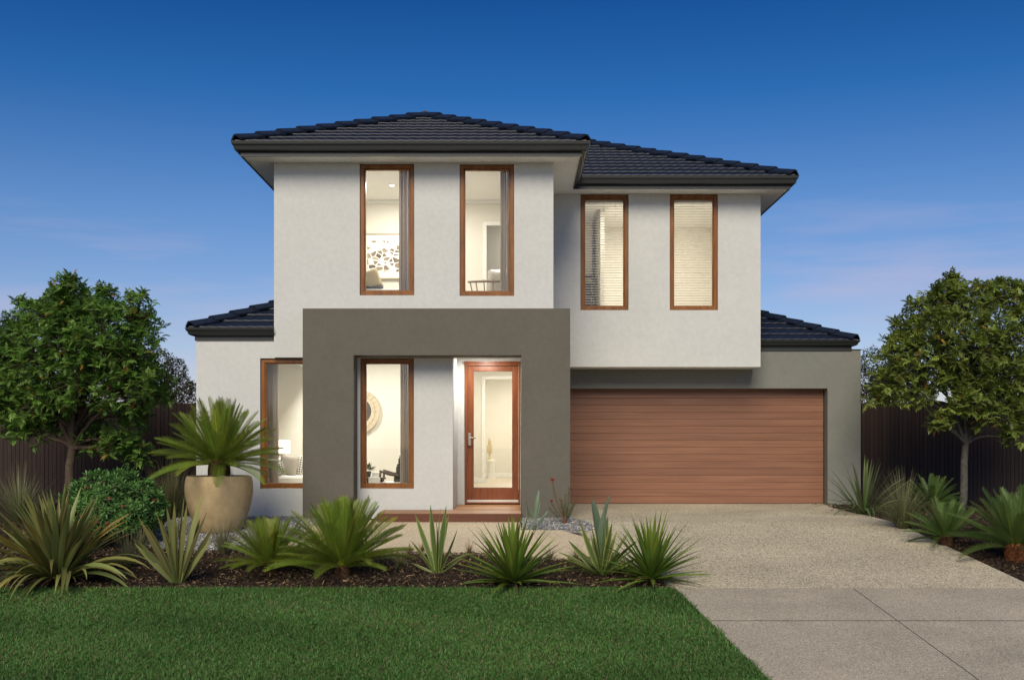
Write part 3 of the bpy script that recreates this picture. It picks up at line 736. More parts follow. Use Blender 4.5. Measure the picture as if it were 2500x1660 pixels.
for i in range(nn + 1):
    for j in range(3): th.v.append((-.17 + .34 * i / nn, -.12 + .12 * j, .0 + .016 * (i % 2) + (.055 if j == 1 else .0)))
for i in range(nn):
    for j in range(2): a = i * 3 + j; th.f.append((a, a + 3, a + 4, a + 1))
o = th.build('throw', M_dgrey, smooth=False, loc=(PX(910, 18.56), 18.60, 3.762)); tag(o, 'dark knitted throw folded on the daybed', 'throw'); m = o.modifiers.new('t', 'SOLIDIFY'); m.thickness = .012
ch = empty('spindle_chair', (PX(1205, 19.15), 19.15, 3.1), 'timber spindle back chair behind the second upstairs window', 'chair')
arc = [Vector((.46 * math.cos(q_) , .34 * math.sin(q_), .86 + .03 * math.sin(q_))) for q_ in np.linspace(R(200), R(380), 13)]
MB().tube(arc, .021, 8).build('arm_rail', M_pwood, ch, smooth=True)
for q_ in np.linspace(R(208), R(372), 9):
    MB().tube([(.36 * math.cos(q_), .27 * math.sin(q_), .45), (.46 * math.cos(q_), .34 * math.sin(q_), .86)], .010, 6).build('spindle', M_pwood, ch)
MB().lathe([(.0005, .41), (.40, .41), (.42, .43), (.42, .45), (.40, .465), (.0005, .465)], 24).build('seat', M_pwood, ch, smooth=False)
for sx_, sy_ in ((-.27, -.22), (.27, -.22), (-.24, .22), (.24, .22)): MB().tube([(sx_ * .8, sy_ * .8, .42), (sx_ * 1.15, sy_ * 1.15, 0)], [.02, .013], 8).build('leg', M_pwood, ch)
cushion(.40, .62, .15, (PX(1212, 19.2), 19.2, 3.58), (R(-12), R(6), R(10)), M_grey, 'tall grey cushion on the spindle chair')
cushion(.36, .70, .13, (PX(1226, 19.32), 19.32, 3.58), (R(-12), R(-6), R(-14)), M_linen, 'pale cushion at the back of the spindle chair')
# a dark shelf stack behind the left blind
sh = empty('shelf_unit', (PX(1436, 22.3), 22.3, 3.1), 'dark slim shelf unit behind the left venetian blind', 'shelf')
for i in range(5): MB().box(-.16, .10, -.15, .15, .35 * i + .02, .35 * i + .05).build('shelf', M_dwood, sh)
for dx in (-.155, .095):
    for dy in (-.145, .145): MB().box(dx - .012, dx + .012, dy - .012, dy + .012, 0, 1.5).build('post', M_dwood, sh)
MB().box(-.10, .05, -.1, .1, .751, 1.0).build('storage_box', M_dgrey, sh); MB().box(-.12, .06, -.1, .1, 1.101, 1.30).build('storage_box', M_dgrey, sh)
hbox('interior_wall', PX(1462, 22.0), PX(1462, 22.0) + .08, 21.6, 23.39, 3.1, 5.755, M_iwall)

# downstairs: sofa, cushions, lamp, wall mirror, table, plant, armchair
so = empty('sofa', (-3.95, 19.15, .10), 'white sofa behind the lower left window', 'sofa')
MB().box(-1.0, .95, -.35, .38, .13, .50).build('seat', M_linen, so, bevel=.05); MB().box(-1.0, .95, .20, .45, .14, .80).build('backrest', M_linen, so, bevel=.06)
MB().box(-1.12, -1.005, -.36, .45, .12, .62).build('armrest', M_linen, so, bevel=.05); MB().box(.955, 1.08, -.36, .45, .12, .62).build('armrest', M_linen, so, bevel=.05)
for sx_ in (-1.0, .95):
    for sy_ in (-.3, .38): MB().box(sx_ - .02, sx_ + .02, sy_ - .02, sy_ + .02, 0, .125).build('leg', M_dwood, so)
cushion(.32, .37, .14, (PX(700, 18.98), 18.98, .595), (R(-14), R(9), R(8)), M_grey, 'large grey linen cushion on the white sofa')
def checker_mat():
    m, nt, N, L, b = new_mat('diamond weave'); tc = N.new('ShaderNodeTexCoord'); mp = mapping(N, L, tc.outputs['Object'], (1, 1, 1)); mp.inputs['Rotation'].default_value = (0, R(45), 0)
    c = N.new('ShaderNodeTexChecker'); c.inputs['Scale'].default_value = 34; L.new(mp.outputs[0], c.inputs[0]); c.inputs[1].default_value = (.72, .69, .63, 1); c.inputs[2].default_value = (.10, .09, .08, 1)
    L.new(c.outputs[0], b.inputs['Base Color']); setp(b, rough=.95); return m
M_check = checker_mat()
cushion(.30, .36, .12, (PX(720, 19.12), 19.12, .60), (R(-16), R(4), R(-6)), M_check, 'black and white diamond cushion behind the grey one on the sofa')
cushion(.24, .26, .10, (PX(683, 18.86), 18.86, .595), (R(-14), R(-16), R(12)), M_check, 'small patterned cushion beside the curtain on the sofa')
lp = empty('table_lamp', (PX(690, 20.0), 20.0, .10), 'lit white banded lamp behind the sofa', 'lamp')
MB().lathe([(.0005, 0), (.16, 0), (.16, .02), (.03, .03), (.025, .86), (.0005, .86)], 16).build('stand', M_dwood, lp)
M_shade = emit('lit lamp shade', (1, .93, .82), 1.6)
for i in range(4): MB().lathe([(.10, .87 + i * .062), (.135, .872 + i * .062), (.135, .922 + i * .062), (.10, .925 + i * .062), (.10, .87 + i * .062)], 24).build('shade_band', M_shade, lp)
mr_ = empty('round_mirror', (PX(873, 20.4), 20.41, 1.33), 'round mirror with wide woven rim on the living room wall', 'mirror')
rim = MB(); nseg = 26
for i in range(nseg):
    a0, a1 = 2 * math.pi * i / nseg, 2 * math.pi * (i + .94) / nseg
    for (ra, rb_) in ((.255, .325), (.33, .415)):
        vs_ = [(r_ * math.cos(a_), y_, .42 + r_ * math.sin(a_)) for y_ in (-.02, .02) for (r_, a_) in ((ra, a0), (rb_, a0), (rb_, a1), (ra, a1))]
        rim.add(vs_, [(0, 1, 2, 3), (7, 6, 5, 4), (0, 4, 5, 1), (1, 5, 6, 2), (2, 6, 7, 3), (3, 7, 4, 0)])
rim.build('rim', plain('woven cane', (.56, .47, .33), .8, 0, .2, 40, .15), mr_)
gm = MB(); k_ = 40; gm.v = [(0, 0, .42)] + [(.26 * math.cos(2 * math.pi * i / k_), 0, .42 + .26 * math.sin(2 * math.pi * i / k_)) for i in range(k_)]; gm.f = [(0, 1 + (i + 1) % k_, 1 + i) for i in range(k_)]
gm.build('glass', plain('dark mirror glass', (.05, .045, .04), .15, 0, .6), mr_)
tb = empty('side_table', (PX(905, 18.95), 18.95, .10), 'low dark side table with a pale cloth by the portal window', 'table')
MB().lathe([(.0005, .44), (.26, .44), (.27, .455), (.26, .47), (.0005, .47)], 28).build('table_top', M_dwood, tb); MB().lathe([(.20, .0), (.21, .43)], 20).build('drum_base', M_dgrey, tb)
rn = MB(); rn.box(.0, .20, -.285, -.27, .30, .475)
for i in range(12): rn.box(.0 + i * .0167, .010 + i * .0167, -.286, -.272, .20, .298)
rn.box(.0, .20, -.27, .1, .471, .476); rn.build('fringed_cloth', M_linen, tb)
pt = empty('potted_plant', (PX(897, 18.92), 18.92, .572), 'small leafy plant in a dark pot on the side table', 'plant')
MB().lathe([(.0005, 0), (.05, 0), (.065, .10), (.058, .105), (.0005, .09)], 18).build('pot', M_dgrey, pt)
lf = MB()
for i in range(90):
    a_, e_, l_ = random.uniform(0, 6.28), random.uniform(.3, 1.3), random.uniform(.10, .22)
    d_ = Vector((math.cos(a_) * math.cos(e_), math.sin(a_) * math.cos(e_), math.sin(e_))); s_ = Vector((-math.sin(a_), math.cos(a_), 0)) * .012; b0 = Vector((0, 0, .1))
    lf.add([b0 + d_ * l_ * .4, b0 + d_ * l_ * .7 + s_, b0 + d_ * l_ - Vector((0, 0, .02)), b0 + d_ * l_ * .7 - s_], [(0, 1, 2, 3)])
lf.build('leaves', plain('house plant leaf', (.10, .13, .06), .5), pt)
o = MB().box(-.06, .06, -.05, .05, 0, .085).build('gift_box', M_linen, bevel=.012, loc=(PX(918, 18.98), 18.98, .573)); tag(o, 'small white box on the side table beside the plant', 'box')
ac = empty('armchair', (PX(968, 19.05), 19.05, .10), 'dark timber armchair by the curtain in the portal window', 'armchair')
for y_ in (-.28, .26):
    MB().tube([(-.31, y_, 0), (-.27, y_, .36), (-.24, y_, .58)], [.016, .02, .02], 8).build('leg', M_dwood, ac, smooth=True)
    MB().tube([(-.26, y_, .585), (-.1, y_, .53), (.12, y_, .49), (.3, y_, .50)], [.018, .024, .02, .016], 8).build('arm', M_dwood, ac, smooth=True)
    MB().tube([(.30, y_, 0), (.26, y_, .34), (.34, y_, .76)], .019, 8).build('leg', M_dwood, ac, smooth=True)
MB().box(-.26, .26, -.25, .23, .30, .40).build('seat', M_linen, ac, bevel=.03)
fr_ = MB()
for i in range(9):
    z_ = .40 + i * .048
    for k in range(10): fr_.box(-.02 + .03 * (i % 2) * 0 + i * .012, .08 + i * .012, -.25 + k * .048, -.21 + k * .048, z_, z_ + .06, Matrix.Translation((random.uniform(-.012, .012), 0, 0)))
fr_.build('fringed_cover', M_dgrey, ac)
# hall: stool and carved figure
st = empty('stool', (PX(1198, 25.6), 25.6, hz0), 'small white carved stool at the end of the hall', 'stool')
MB().lathe([(.0005, .40), (.10, .40), (.105, .42), (.10, .445), (.0005, .445)], 20).build('seat', M_trim, st); MB().lathe([(.105, 0), (.105, .03), (.09, .03), (.09, 0)], 20).build('base', M_trim, st)
for i in range(14):
    for s_ in (1, -1):
        a_ = 2 * math.pi * i / 14; pts = [((.092 - .01 * math.sin(f_ * math.pi)) * math.cos(a_ + s_ * f_ * 1.3), (.092 - .01 * math.sin(f_ * math.pi)) * math.sin(a_ + s_ * f_ * 1.3), .03 + .37 * f_) for f_ in np.linspace(0, 1, 7)]
        MB().tube(pts, .007, 5, False).build('lattice_bar', M_trim, st)
cf = empty('carved_figure', (PX(1195, 25.6), 25.6, hz0 + .4455), 'sand coloured stone sculpture standing on the hall stool', 'sculpture')
MB().lathe([(.0005, 0), (.045, 0), (.045, .03), (.02, .06), (.02, .14), (.0005, .14)], 16).build('plinth', M_sand, cf)
MB().box(-.06, .06, -.03, .03, .141, .34).box(-.035, .045, -.028, .028, .3405, .45).box(-.025, .02, -.026, .026, .451, .50).build('body', M_sand, cf, bevel=.015)

# ------------------------------------------------------------------ fences of single battens
def fence(x0, x1, y, label):
    f = empty('fence', ((x0 + x1) / 2, y, gz(y) - .05), label, 'fence', 'dark batten fences beside the house')
    me = MB().box(-.037, .037, -.011, .011, 0, 1.99).mesh('fence_batten'); me.materials.append(M_fence)
    n = int((x1 - x0) / .081)
    for i in range(n + 1):
        o = bpy.data.objects.new('batten', me); link(o, f); o.location = (x0 + .04 + i * .081 - (x0 + x1) / 2 + random.uniform(-.001, .001), random.uniform(-.003, .003), random.uniform(-.004, .004))
    MB().box(-(x1 - x0) / 2, (x1 - x0) / 2, .0155, .027, .02, 1.97).build('added_backing', M_fence, f)  # added panel, blocks the bright slits so the batten gaps stay dark
    for z in (.3, 1.0, 1.7): MB().box(-(x1 - x0) / 2, (x1 - x0) / 2, (.0275), .07, z, z + .08).build('rail', M_fence, f)
fence(-13.0, -5.2, 21.5, 'dark brown batten fence left of the house behind the tree')
fence(6.56, 13.0, 21.5, 'dark brown batten fence right of the garage')

# ------------------------------------------------------------------ lawn blades, mulch, gravel
def lawn_blades():
    n = 470000
    y = rng.uniform(8.2, YB + .01, n); y = np.where(y > YB - .05, y + np.abs(rng.normal(0, .016, n)), y); xl = np.maximum(-.5 * y - 1.6, -8); xr = XL(0) + (XL(1) - XL(0)) * y + .02 * np.sin(y * 9) * np.sin(y * 3.7) + rng.normal(0, .014, n)
    x = xl + (xr - xl) * rng.random(n); z = -.05 - .1 * (16.8 - y) - .012
    a = rng.uniform(0, 2 * np.pi, n); h = rng.uniform(.014, .034, n) * (1 + .8 * (rng.random(n) < .06)); ln = rng.uniform(.2, 1.1, n) * h * 1.3; w = rng.uniform(.0022, .0045, n)
    d = np.stack([np.cos(a), np.sin(a), 0 * a], 1); s = np.stack([-np.sin(a), np.cos(a), 0 * a], 1) * w[:, None]
    b = np.stack([x, y, z], 1); up = np.array([0, 0, 1.0])
    m1 = b + d * (ln * .4)[:, None] + up * (h * .62)[:, None]; tip = b + d * ln[:, None] + up * h[:, None]
    V = np.stack([b - s * .7, b + s * .7, m1 + s, tip, m1 - s], 1).reshape(-1, 3)
    i = np.arange(n)[:, None] * 5
    F = np.concatenate([i + np.array([[0, 1, 2]]), i + np.array([[0, 2, 4]]), i + np.array([[4, 2, 3]])])
    t = rng.random(n); patch = np.array([noise.noise((px_ * .9, py_ * .9, 0)) for px_, py_ in zip((x[::200]), (y[::200]))])
    ph_ = .5 + .5 * np.sin(x * 1.3 + 2 * np.sin(y * 1.7)) * np.sin(y * 1.1 + 1.5 * np.sin(x * .8))
    g = np.array([.060, .175, .030]) * (1 - t[:, None]) + np.array([.135, .27, .070]) * t[:, None]
    dry = (rng.random(n) < .06 + .18 * ph_ ** 2)[:, None]
    g = np.where(dry, np.array([.23, .20, .10]) * (.6 + .5 * t[:, None]), g * (.74 + .46 * ph_[:, None]))
    C = np.repeat(g, 5, 0)
    o = mobj('grass', np_mesh('grass', V, F, C), foliage('lawn blade', True, rough=.55, transl=.3))
    tag(o, 'short green lawn grass in front of the garden bed', 'grass', kind='stuff')
lawn_blades()

def inside(poly, x, y):
    r = np.zeros(len(x), bool); j = len(poly) - 1
    for i in range(len(poly)):
        (xi, yi), (xj, yj) = poly[i], poly[j]
        c = ((yi > y) != (yj > y)) & (x < (xj - xi) * (y - yi) / (yj - yi + 1e-12) + xi); r ^= c; j = i
    return r
gzv = np.vectorize(gz)
OCT = np.array([(1, 0, 0), (-1, 0, 0), (0, 1, 0), (0, -1, 0), (0, 0, 1), (0, 0, -1)], float)
ico = bmesh.new(); bmesh.ops.create_icosphere(ico, subdivisions=1, radius=1); ICV = np.array([v.co[:] for v in ico.verts]); ICF = np.array([[v.index for v in f.verts] for f in ico.faces]); ico.free()
def scatter_blobs(pos, size, flat_, cols, tv, tf):
    n = len(pos); a = rng.uniform(0, 2 * np.pi, n); k = len(tv)
    V = tv[None] * (1 + rng.normal(0, .14, (n, k, 1))) * (size[:, None, None] * np.stack([rng.uniform(.8, 1.4, n), rng.uniform(.6, 1, n), flat_ * np.ones(n)], 1)[:, None, :])
    c, s = np.cos(a)[:, None], np.sin(a)[:, None]
    V = np.stack([V[..., 0] * c - V[..., 1] * s, V[..., 0] * s + V[..., 1] * c, V[..., 2]], -1) + pos[:, None, :]
    F = (np.arange(n)[:, None, None] * k + tf[None]).reshape(-1, tf.shape[1])
    return V.reshape(-1, 3), F, np.repeat(cols, k, 0)
M_stone = foliage('pebble', True, rough=.75, transl=.0)
def gravel(poly, n, dz, label):
    xs = [p[0] for p in poly]; ys_ = [p[1] for p in poly]
    x = rng.uniform(min(xs), max(xs), n); y = rng.uniform(min(ys_), max(ys_), n); k = inside(poly, x, y); x, y = x[k], y[k]
    sz = rng.uniform(.009, .019, len(x)); pos = np.stack([x, y, gzv(y) + dz + rng.uniform(0, .012, len(x))], 1)
    t = rng.random((len(x), 1)); w = rng.random((len(x), 1))
    c = np.where(w < .18, np.array([.52, .50, .46]), np.where(w < .36, np.array([.40, .33, .24]), np.array([.20, .225, .25]))) * (.45 + .9 * t)
    V, F, C = scatter_blobs(pos, sz, .65, c, ICV, ICF)
    o = mobj('gravel', np_mesh('gravel', V, F, C, True), M_stone); tag(o, label, 'gravel', kind='stuff')
gravel(GR_L, 15000, -.002, 'grey pebbles around the big pot')
gravel(GR_R, 4200, .012, 'blue grey pebbles at the foot of the right portal pier')
def mulch(poly, n, label, light=.16, avoid=()):
    xs = [p[0] for p in poly]; ys_ = [p[1] for p in poly]
    x = rng.uniform(min(xs), max(xs), n); y = rng.uniform(min(ys_), max(ys_), n); k = inside(poly, x, y)
    for a_ in avoid: k &= ~inside(a_, x, y)
    x, y = x[k], y[k]; n = len(x)
    a = rng.uniform(0, 2 * np.pi, n); tl = rng.normal(0, .35, n); L_ = rng.uniform(.010, .032, n); w = rng.uniform(.003, .008, n)
    d = np.stack([np.cos(a) * np.cos(tl), np.sin(a) * np.cos(tl), np.sin(tl)], 1); s = np.stack([-np.sin(a), np.cos(a), rng.normal(0, .4, n)], 1)
    mound = .03 * np.sin(x * 3.1) * np.sin(y * 2.7)
    b = np.stack([x, y, gzv(y) - .018 + np.abs(d[:, 2]) * L_ + rng.uniform(0, .018, n)], 1); up = np.array([0, 0, .004])
    p = [b - d * L_[:, None] - s * w[:, None], b + d * L_[:, None] - s * w[:, None] * .6, b + d * L_[:, None] + s * w[:, None] * .6, b - d * L_[:, None] + s * w[:, None]]
    V = np.stack(p + [b + up * 2], 1).reshape(-1, 3)
    i = np.arange(n)[:, None] * 5
    F = np.concatenate([i + np.array([q]) for q in ((0, 1, 4), (1, 2, 4), (2, 3, 4), (3, 0, 4))])
    t = rng.random((n, 1)); lt_ = rng.random((n, 1)) < light
    c = np.where(lt_, np.array([.34, .23, .12]) * (.4 + .8 * t), np.array([.045, .028, .018]) * (.4 + 1.2 * t))
    o = mobj('mulch', np_mesh('mulch', V, F, np.repeat(c, 5, 0)), foliage('bark chip', True, rough=.9, transl=0)); tag(o, label, 'mulch', kind='stuff')
PATHP = [(p.x, p.y) for p in pf] + [(1.0, 15.6), (.7, 16.12), (.1, 16.9), (-2.5, 16.9), (-3.1, 16.4)]
mulch([(bedR0.x - .02, YB + .01), (bedR1.x - .02, bedR1.y), (bedR1.x, 15.2), (-3, 16.6), (-8, 16.8), (-11, 16.8), (-11, YB + .01)], 62000, 'dark bark mulch of the front garden bed', .15, [PATHP, GR_L])
mulch([(XR(YB) + .01, YB - .1), (10.5, YB - .1), (10.5, 21), (6.4, 21), (XR(20.4) + .01, 20.4)], 48000, 'dark bark mulch of the bed right of the driveway', .05)

# ------------------------------------------------------------------ leaves shared by the plants
def strap_mesh(name, L_, w, droop, fold=.35, seg=9, shape='yucca', twist=0, edge=None, base=(.75, .8, .6), mid=(1, 1, 1), tip=(1.1, 1.1, .8), kink=None):
    """a strap leaf along +X bending towards -Z, with a folded middle; tint runs base to tip"""
    mb = MB(); cols = []; p = Vector((0, 0, 0)); ang = 0
    for i in range(seg + 1):
        t = i / seg
        if i:
            a2 = -droop * t ** 1.6
            if kink and t > kink[0]: a2 -= kink[1] * min(1, (t - kink[0]) * 6)
            ang = a2; p = p + Vector((math.cos(ang), 0, math.sin(ang))) * (L_ / seg)
        if shape == 'yucca': ww = w * (.55 + .45 * min(1, t * 3)) * (1 - max(0, (t - .3) / .7) ** 1.5)
        elif shape == 'flax': ww = w * (.6 + .4 * min(1, t * 2.5)) * (1 if t < .55 else max(0, 1 - ((t - .55) / .45) ** 1.7))
        elif shape == 'paddle': ww = w * (.16 if t < .35 else math.sin(math.pi * min(1, (t - .35) / .65 * .97 + .03)) ** .7 + .03)
        else: ww = w * (1 - t) ** .6
        ww = max(ww, .0012); tw = twist * t
        up = Vector((-math.sin(ang), 0, math.cos(ang))); side = Vector((0, 1, 0)); s2 = side * math.cos(tw) + up * math.sin(tw); u2 = up * math.cos(tw) - side * math.sin(tw)
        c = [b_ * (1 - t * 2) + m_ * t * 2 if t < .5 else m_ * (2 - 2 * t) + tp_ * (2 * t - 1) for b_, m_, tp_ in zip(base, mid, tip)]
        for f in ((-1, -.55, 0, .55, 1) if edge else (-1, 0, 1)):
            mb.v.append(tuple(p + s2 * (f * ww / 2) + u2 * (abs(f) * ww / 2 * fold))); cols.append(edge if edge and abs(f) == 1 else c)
    k = 5 if edge else 3
    for i in range(seg):
        for j in range(k - 1): a = i * k + j; mb.f.append((a, a + 1, a + k + 1, a + k))
    me = np_mesh(name, np.array(mb.v), np.array(mb.f), np.array(cols), True); return me
def place_leaf(parent, me, mat, az, el, s=1.0, roll=0, off=(0, 0, 0), name='leaf', wide=1.0):
    o = bpy.data.objects.new(name, me); link(o, parent)
    if not me.materials: me.materials.append(mat)
    o.matrix_basis = Matrix.Translation(off) @ Matrix.Rotation(az, 4, 'Z') @ Matrix.Rotation(-el, 4, 'Y') @ Matrix.Rotation(roll, 4, 'X') @ Matrix.Diagonal((s, s * wide, s, 1))
    return o
U = random.uniform
def plant_root(name, base, label, cat, group=None):
    b_ = Vector(base); return empty(name, b_, label, cat, group)

M_dead = foliage('withered leaf', False, (.24, .16, .075), .8, .1, .4, .02)
dme = strap_mesh('withered_leaf', 1.0, .05, 1.6, .5, 8, 'flax', .8)
def dead_leaves(t, H, n):
    for i in range(n):
        o = place_leaf(t, dme, M_dead, U(0, 6.28), R(U(12, 26)), H * U(.35, .62), U(-.8, .8), (0, 0, .02)); o['label'] = 'withered brown leaf'
# yuccas: stiff blades in a sphere
M_yucca = foliage('yucca blade', False, (.135, .215, .034), .38, .25, .28, .02)
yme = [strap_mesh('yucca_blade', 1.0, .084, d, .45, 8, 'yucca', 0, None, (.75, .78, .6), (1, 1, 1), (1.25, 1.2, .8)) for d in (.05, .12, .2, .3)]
def yucca(base, H, label, n=86):
    t = plant_root('yucca', base, label, 'yucca', 'yuccas in the front bed'); t.location.z += .0
    for i in range(n):
        f = (i + .5) / n; el = R(86) - R(84) * f ** .85 + U(-.08, .08); az = i * 2.39996 + U(-.2, .2)
        place_leaf(t, random.choice(yme[:2] if f < .5 else yme[1:]), M_yucca, az, max(el, R(3)), H * U(.84, 1.06) * (1 - .22 * (1 - f) * 0) , U(-.3, .3), (0, 0, .05 - .03 * f))
    dead_leaves(t, H, 7)
    mb = MB().lathe([(.0005, 0), (.05, 0), (.055, .04), (.04, .09), (.0005, .1)], 12); mb.build('crown_base', plain('yucca heart', (.06, .07, .02), .7), t, loc=(0, 0, -.03))
yucca(G(1252, 1428), .80, 'spiky green yucca in front of the porch step, straight below the front door')
yucca(G(1591, 1420), .80, 'spiky green yucca at the right end of the bed beside the driveway', 76)

# phormiums
M_phor = foliage('flax strap', False, (.165, .185, .060), .42, .2, .45, .035)
pme2 = [strap_mesh('flax_strap', 1.0, .058, d, .3, 10, 'flax', tw, None, b_, m_, tp_) for d, tw, b_, m_, tp_ in
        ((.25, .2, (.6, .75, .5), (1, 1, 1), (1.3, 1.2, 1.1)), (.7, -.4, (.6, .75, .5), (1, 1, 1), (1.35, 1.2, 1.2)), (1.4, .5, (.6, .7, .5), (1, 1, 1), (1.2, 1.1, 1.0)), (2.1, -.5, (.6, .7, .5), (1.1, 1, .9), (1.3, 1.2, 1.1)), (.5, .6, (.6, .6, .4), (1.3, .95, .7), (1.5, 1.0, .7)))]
def flax(base, H, label, n, spread=1.0, group='flax plants in the front bed', el_min=12, wide=1.0, meshes=pme2, mat=M_phor, name='flax_plant'):
    t = plant_root(name, base, label, 'flax', group)
    for i in range(n):
        f = (i + .5) / n; el = R(84) - R(84 - el_min) * f ** .8 * spread + U(-.15, .15); az = i * 2.39996 + U(-.4, .4)
        k = 0 if f < .3 else (random.choice((0, 1, 4)) if f < .6 else random.choice((1, 2, 3, 2)))
        r_ = .10 * f * H
        place_leaf(t, meshes[k], mat, az, max(R(el_min), el), H * U(.8, 1.1) * (1 - .1 * f), U(-.4, .4), (math.cos(az) * r_, math.sin(az) * r_, -.01), wide=wide)
    return t
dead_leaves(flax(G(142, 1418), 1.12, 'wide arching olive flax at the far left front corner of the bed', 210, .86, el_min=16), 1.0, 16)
M_flax2 = foliage('broad flax strap', False, (.17, .18, .066), .42, .2, .45, .03)
t = plant_root('flax_plant', G(436, 1420), 'upright broad leaved flax standing in front of the big pot', 'flax', 'flax plants in the front bed')
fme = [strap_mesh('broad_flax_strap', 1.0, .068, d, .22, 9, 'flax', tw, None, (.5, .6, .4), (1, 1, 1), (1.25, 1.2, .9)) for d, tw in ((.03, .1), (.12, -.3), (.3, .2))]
for (dx, dz_, sc_) in ((-.42, .50, 1), (-.30, .66, 1), (-.22, .80, 1), (-.13, .84, 1), (-.03, .92, 1), (.02, .94, 1), (.05, .80, .9), (.10, .88, 1.05), (.22, 1.0, 1.1), (.34, .62, .9), (-.40, .46, .8), (.36, .52, .8), (-.36, .74, 1), (.2, .7, .7), (-.08, .9, 1), (.28, .8, 1), (.07, .97, 1), (-.18, .7, 1), (-.12, .5, .8), (.16, .5, .8), (-.3, .3, .7), (.26, .34, .7)):
    az = math.atan2(U(-.25, .15), dx); el = math.atan2(dz_, abs(dx) + .02); Ln = math.hypot(dx, dz_) * 1.06
    place_leaf(t, random.choice(fme[:2] if dz_ > .5 else fme), M_flax2, az, el, Ln, R(90) + U(-.6, .6), (dx * .12, U(-.06, .06), -.01), wide=1 / max(.7, Ln))
# slender variegated plant left of the yucca
M_var = foliage('cream edged leaf', False, (.12, .17, .050), .4, .25, .25, .02)
vme = [strap_mesh('variegated_leaf', 1.0, .078, d, .3, 9, 'flax', tw, (3.4, 2.7, 3.2), (.8, .9, .6), (1, 1, 1), (1.2, 1.15, .9)) for d, tw in ((.06, .5), (.25, -.5), (.6, .4))]
t = plant_root('variegated_flax', G(1068, 1397), 'slender cream edged plant left of the yucca below the porch', 'flax', 'flax plants in the front bed')
for (dx, dz_) in ((-.24, .70), (-.09, .82), (.0, .66), (.06, .56), (.12, .80), (.13, .70), (.23, .52), (-.10, .45), (-.28, .40), (-.20, .28), (.27, .16), (-.06, .6), (.04, .78), (.10, .3), (-.3, .12)):
    az = math.atan2(U(-.12, .12), dx); place_leaf(t, vme[0] if dz_ > .4 else vme[1], M_var, az, math.atan2(dz_, abs(dx)), math.hypot(dx, dz_) * 1.03, R(90) + U(-.8, .8), (dx * .1, U(-.04, .04), -.01), wide=1.1)
place_leaf(t, vme[2], M_var, R(-8), R(40), .42, .3, (.08, -.05, .06), wide=1.5)
t = plant_root('variegated_flax', G(1469, 1402), 'bushy cream edged plant between the two yuccas', 'flax', 'flax plants in the front bed')
for i in range(34):
    f = i / 33; az = i * 2.4 + U(-.3, .3); el = R(88) - R(70) * f
    place_leaf(t, vme[0] if f < .5 else vme[1], M_var, az, el, (.78 - .22 * f) * U(.8, 1.05), U(-1.2, 1.2), (.05 * f * math.cos(az), .05 * f * math.sin(az), -.01), wide=1.35)
pad = strap_mesh('pale_paddle_leaf', 1.0, .17, .15, .3, 10, 'paddle', .3, None, (.9, 1, .7), (1, 1.1, 1.1), (1.4, 1.3, 1.4)); M_pad = foliage('pale paddle leaf', False, (.14, .19, .12), .4, .3, .15, .02)
for az, el, s_ in ((R(20), R(86), .98), (R(190), R(87), .93), (R(300), R(84), .80)): place_leaf(t, pad, M_pad, az, el, s_, U(-.6, .6), (-.02, 0, 0), wide=.75)
# young paddle leaved plant by the pier and the red flowered bush
M_pad2 = foliage('paddle leaf', False, (.16, .21, .08), .4, .25, .2, .02)
t = plant_root('paddle_leaf_plant', G(1304, 1294), 'young paddle leaved plant in the gravel before the portal pier', 'plant')
for dx, dz_ in ((-.15, .45), (-.06, .34), (.06, .60), (.03, .42), (.20, .30), (.18, .24), (-.14, .30), (.09, .45)):
    az = math.atan2(U(-.08, .08), dx); place_leaf(t, pad, M_pad2, az, math.atan2(dz_, abs(dx)), math.hypot(dx, dz_) * 1.02, R(90) + U(-.9, .9), (0, 0, -.01), wide=.5)
M_leuc = foliage('leucadendron leaf', True, rough=.5, transl=.2)
t = plant_root('red_flowered_bush', G(1380, 1281), 'thin bush with two red flowers against the right portal pier', 'bush')
def needle_stem(pts, r0, n, ln, col, col2):
    V, F, C = [], [], []
    pts = [Vector(p) for p in pts]
    for i in range(n):
        f = .22 + .78 * i / n; k = min(int(f * (len(pts) - 1)), len(pts) - 2); g_ = f * (len(pts) - 1) - k; p = pts[k].lerp(pts[k + 1], g_); d = (pts[k + 1] - pts[k]).normalized()
        a = i * 2.4; s_ = Vector((math.cos(a), math.sin(a), .55)).normalized(); q_ = (s_ * .75 + d * .7).normalized() * ln * U(.7, 1.1); w_ = d.cross(s_).normalized() * .0045
        b_ = len(V); V += [p, p + q_ * .5 + w_, p + q_, p + q_ * .5 - w_]; F.append((b_, b_ + 1, b_ + 2, b_ + 3)); c = [x * (1 - f) + y * f for x, y in zip(col, col2)]; c = [x * U(.7, 1.2) for x in c]; C += [c] * 4
    return V, F, C
gcol, rcol = (.13, .155, .06), (.27, .15, .08)
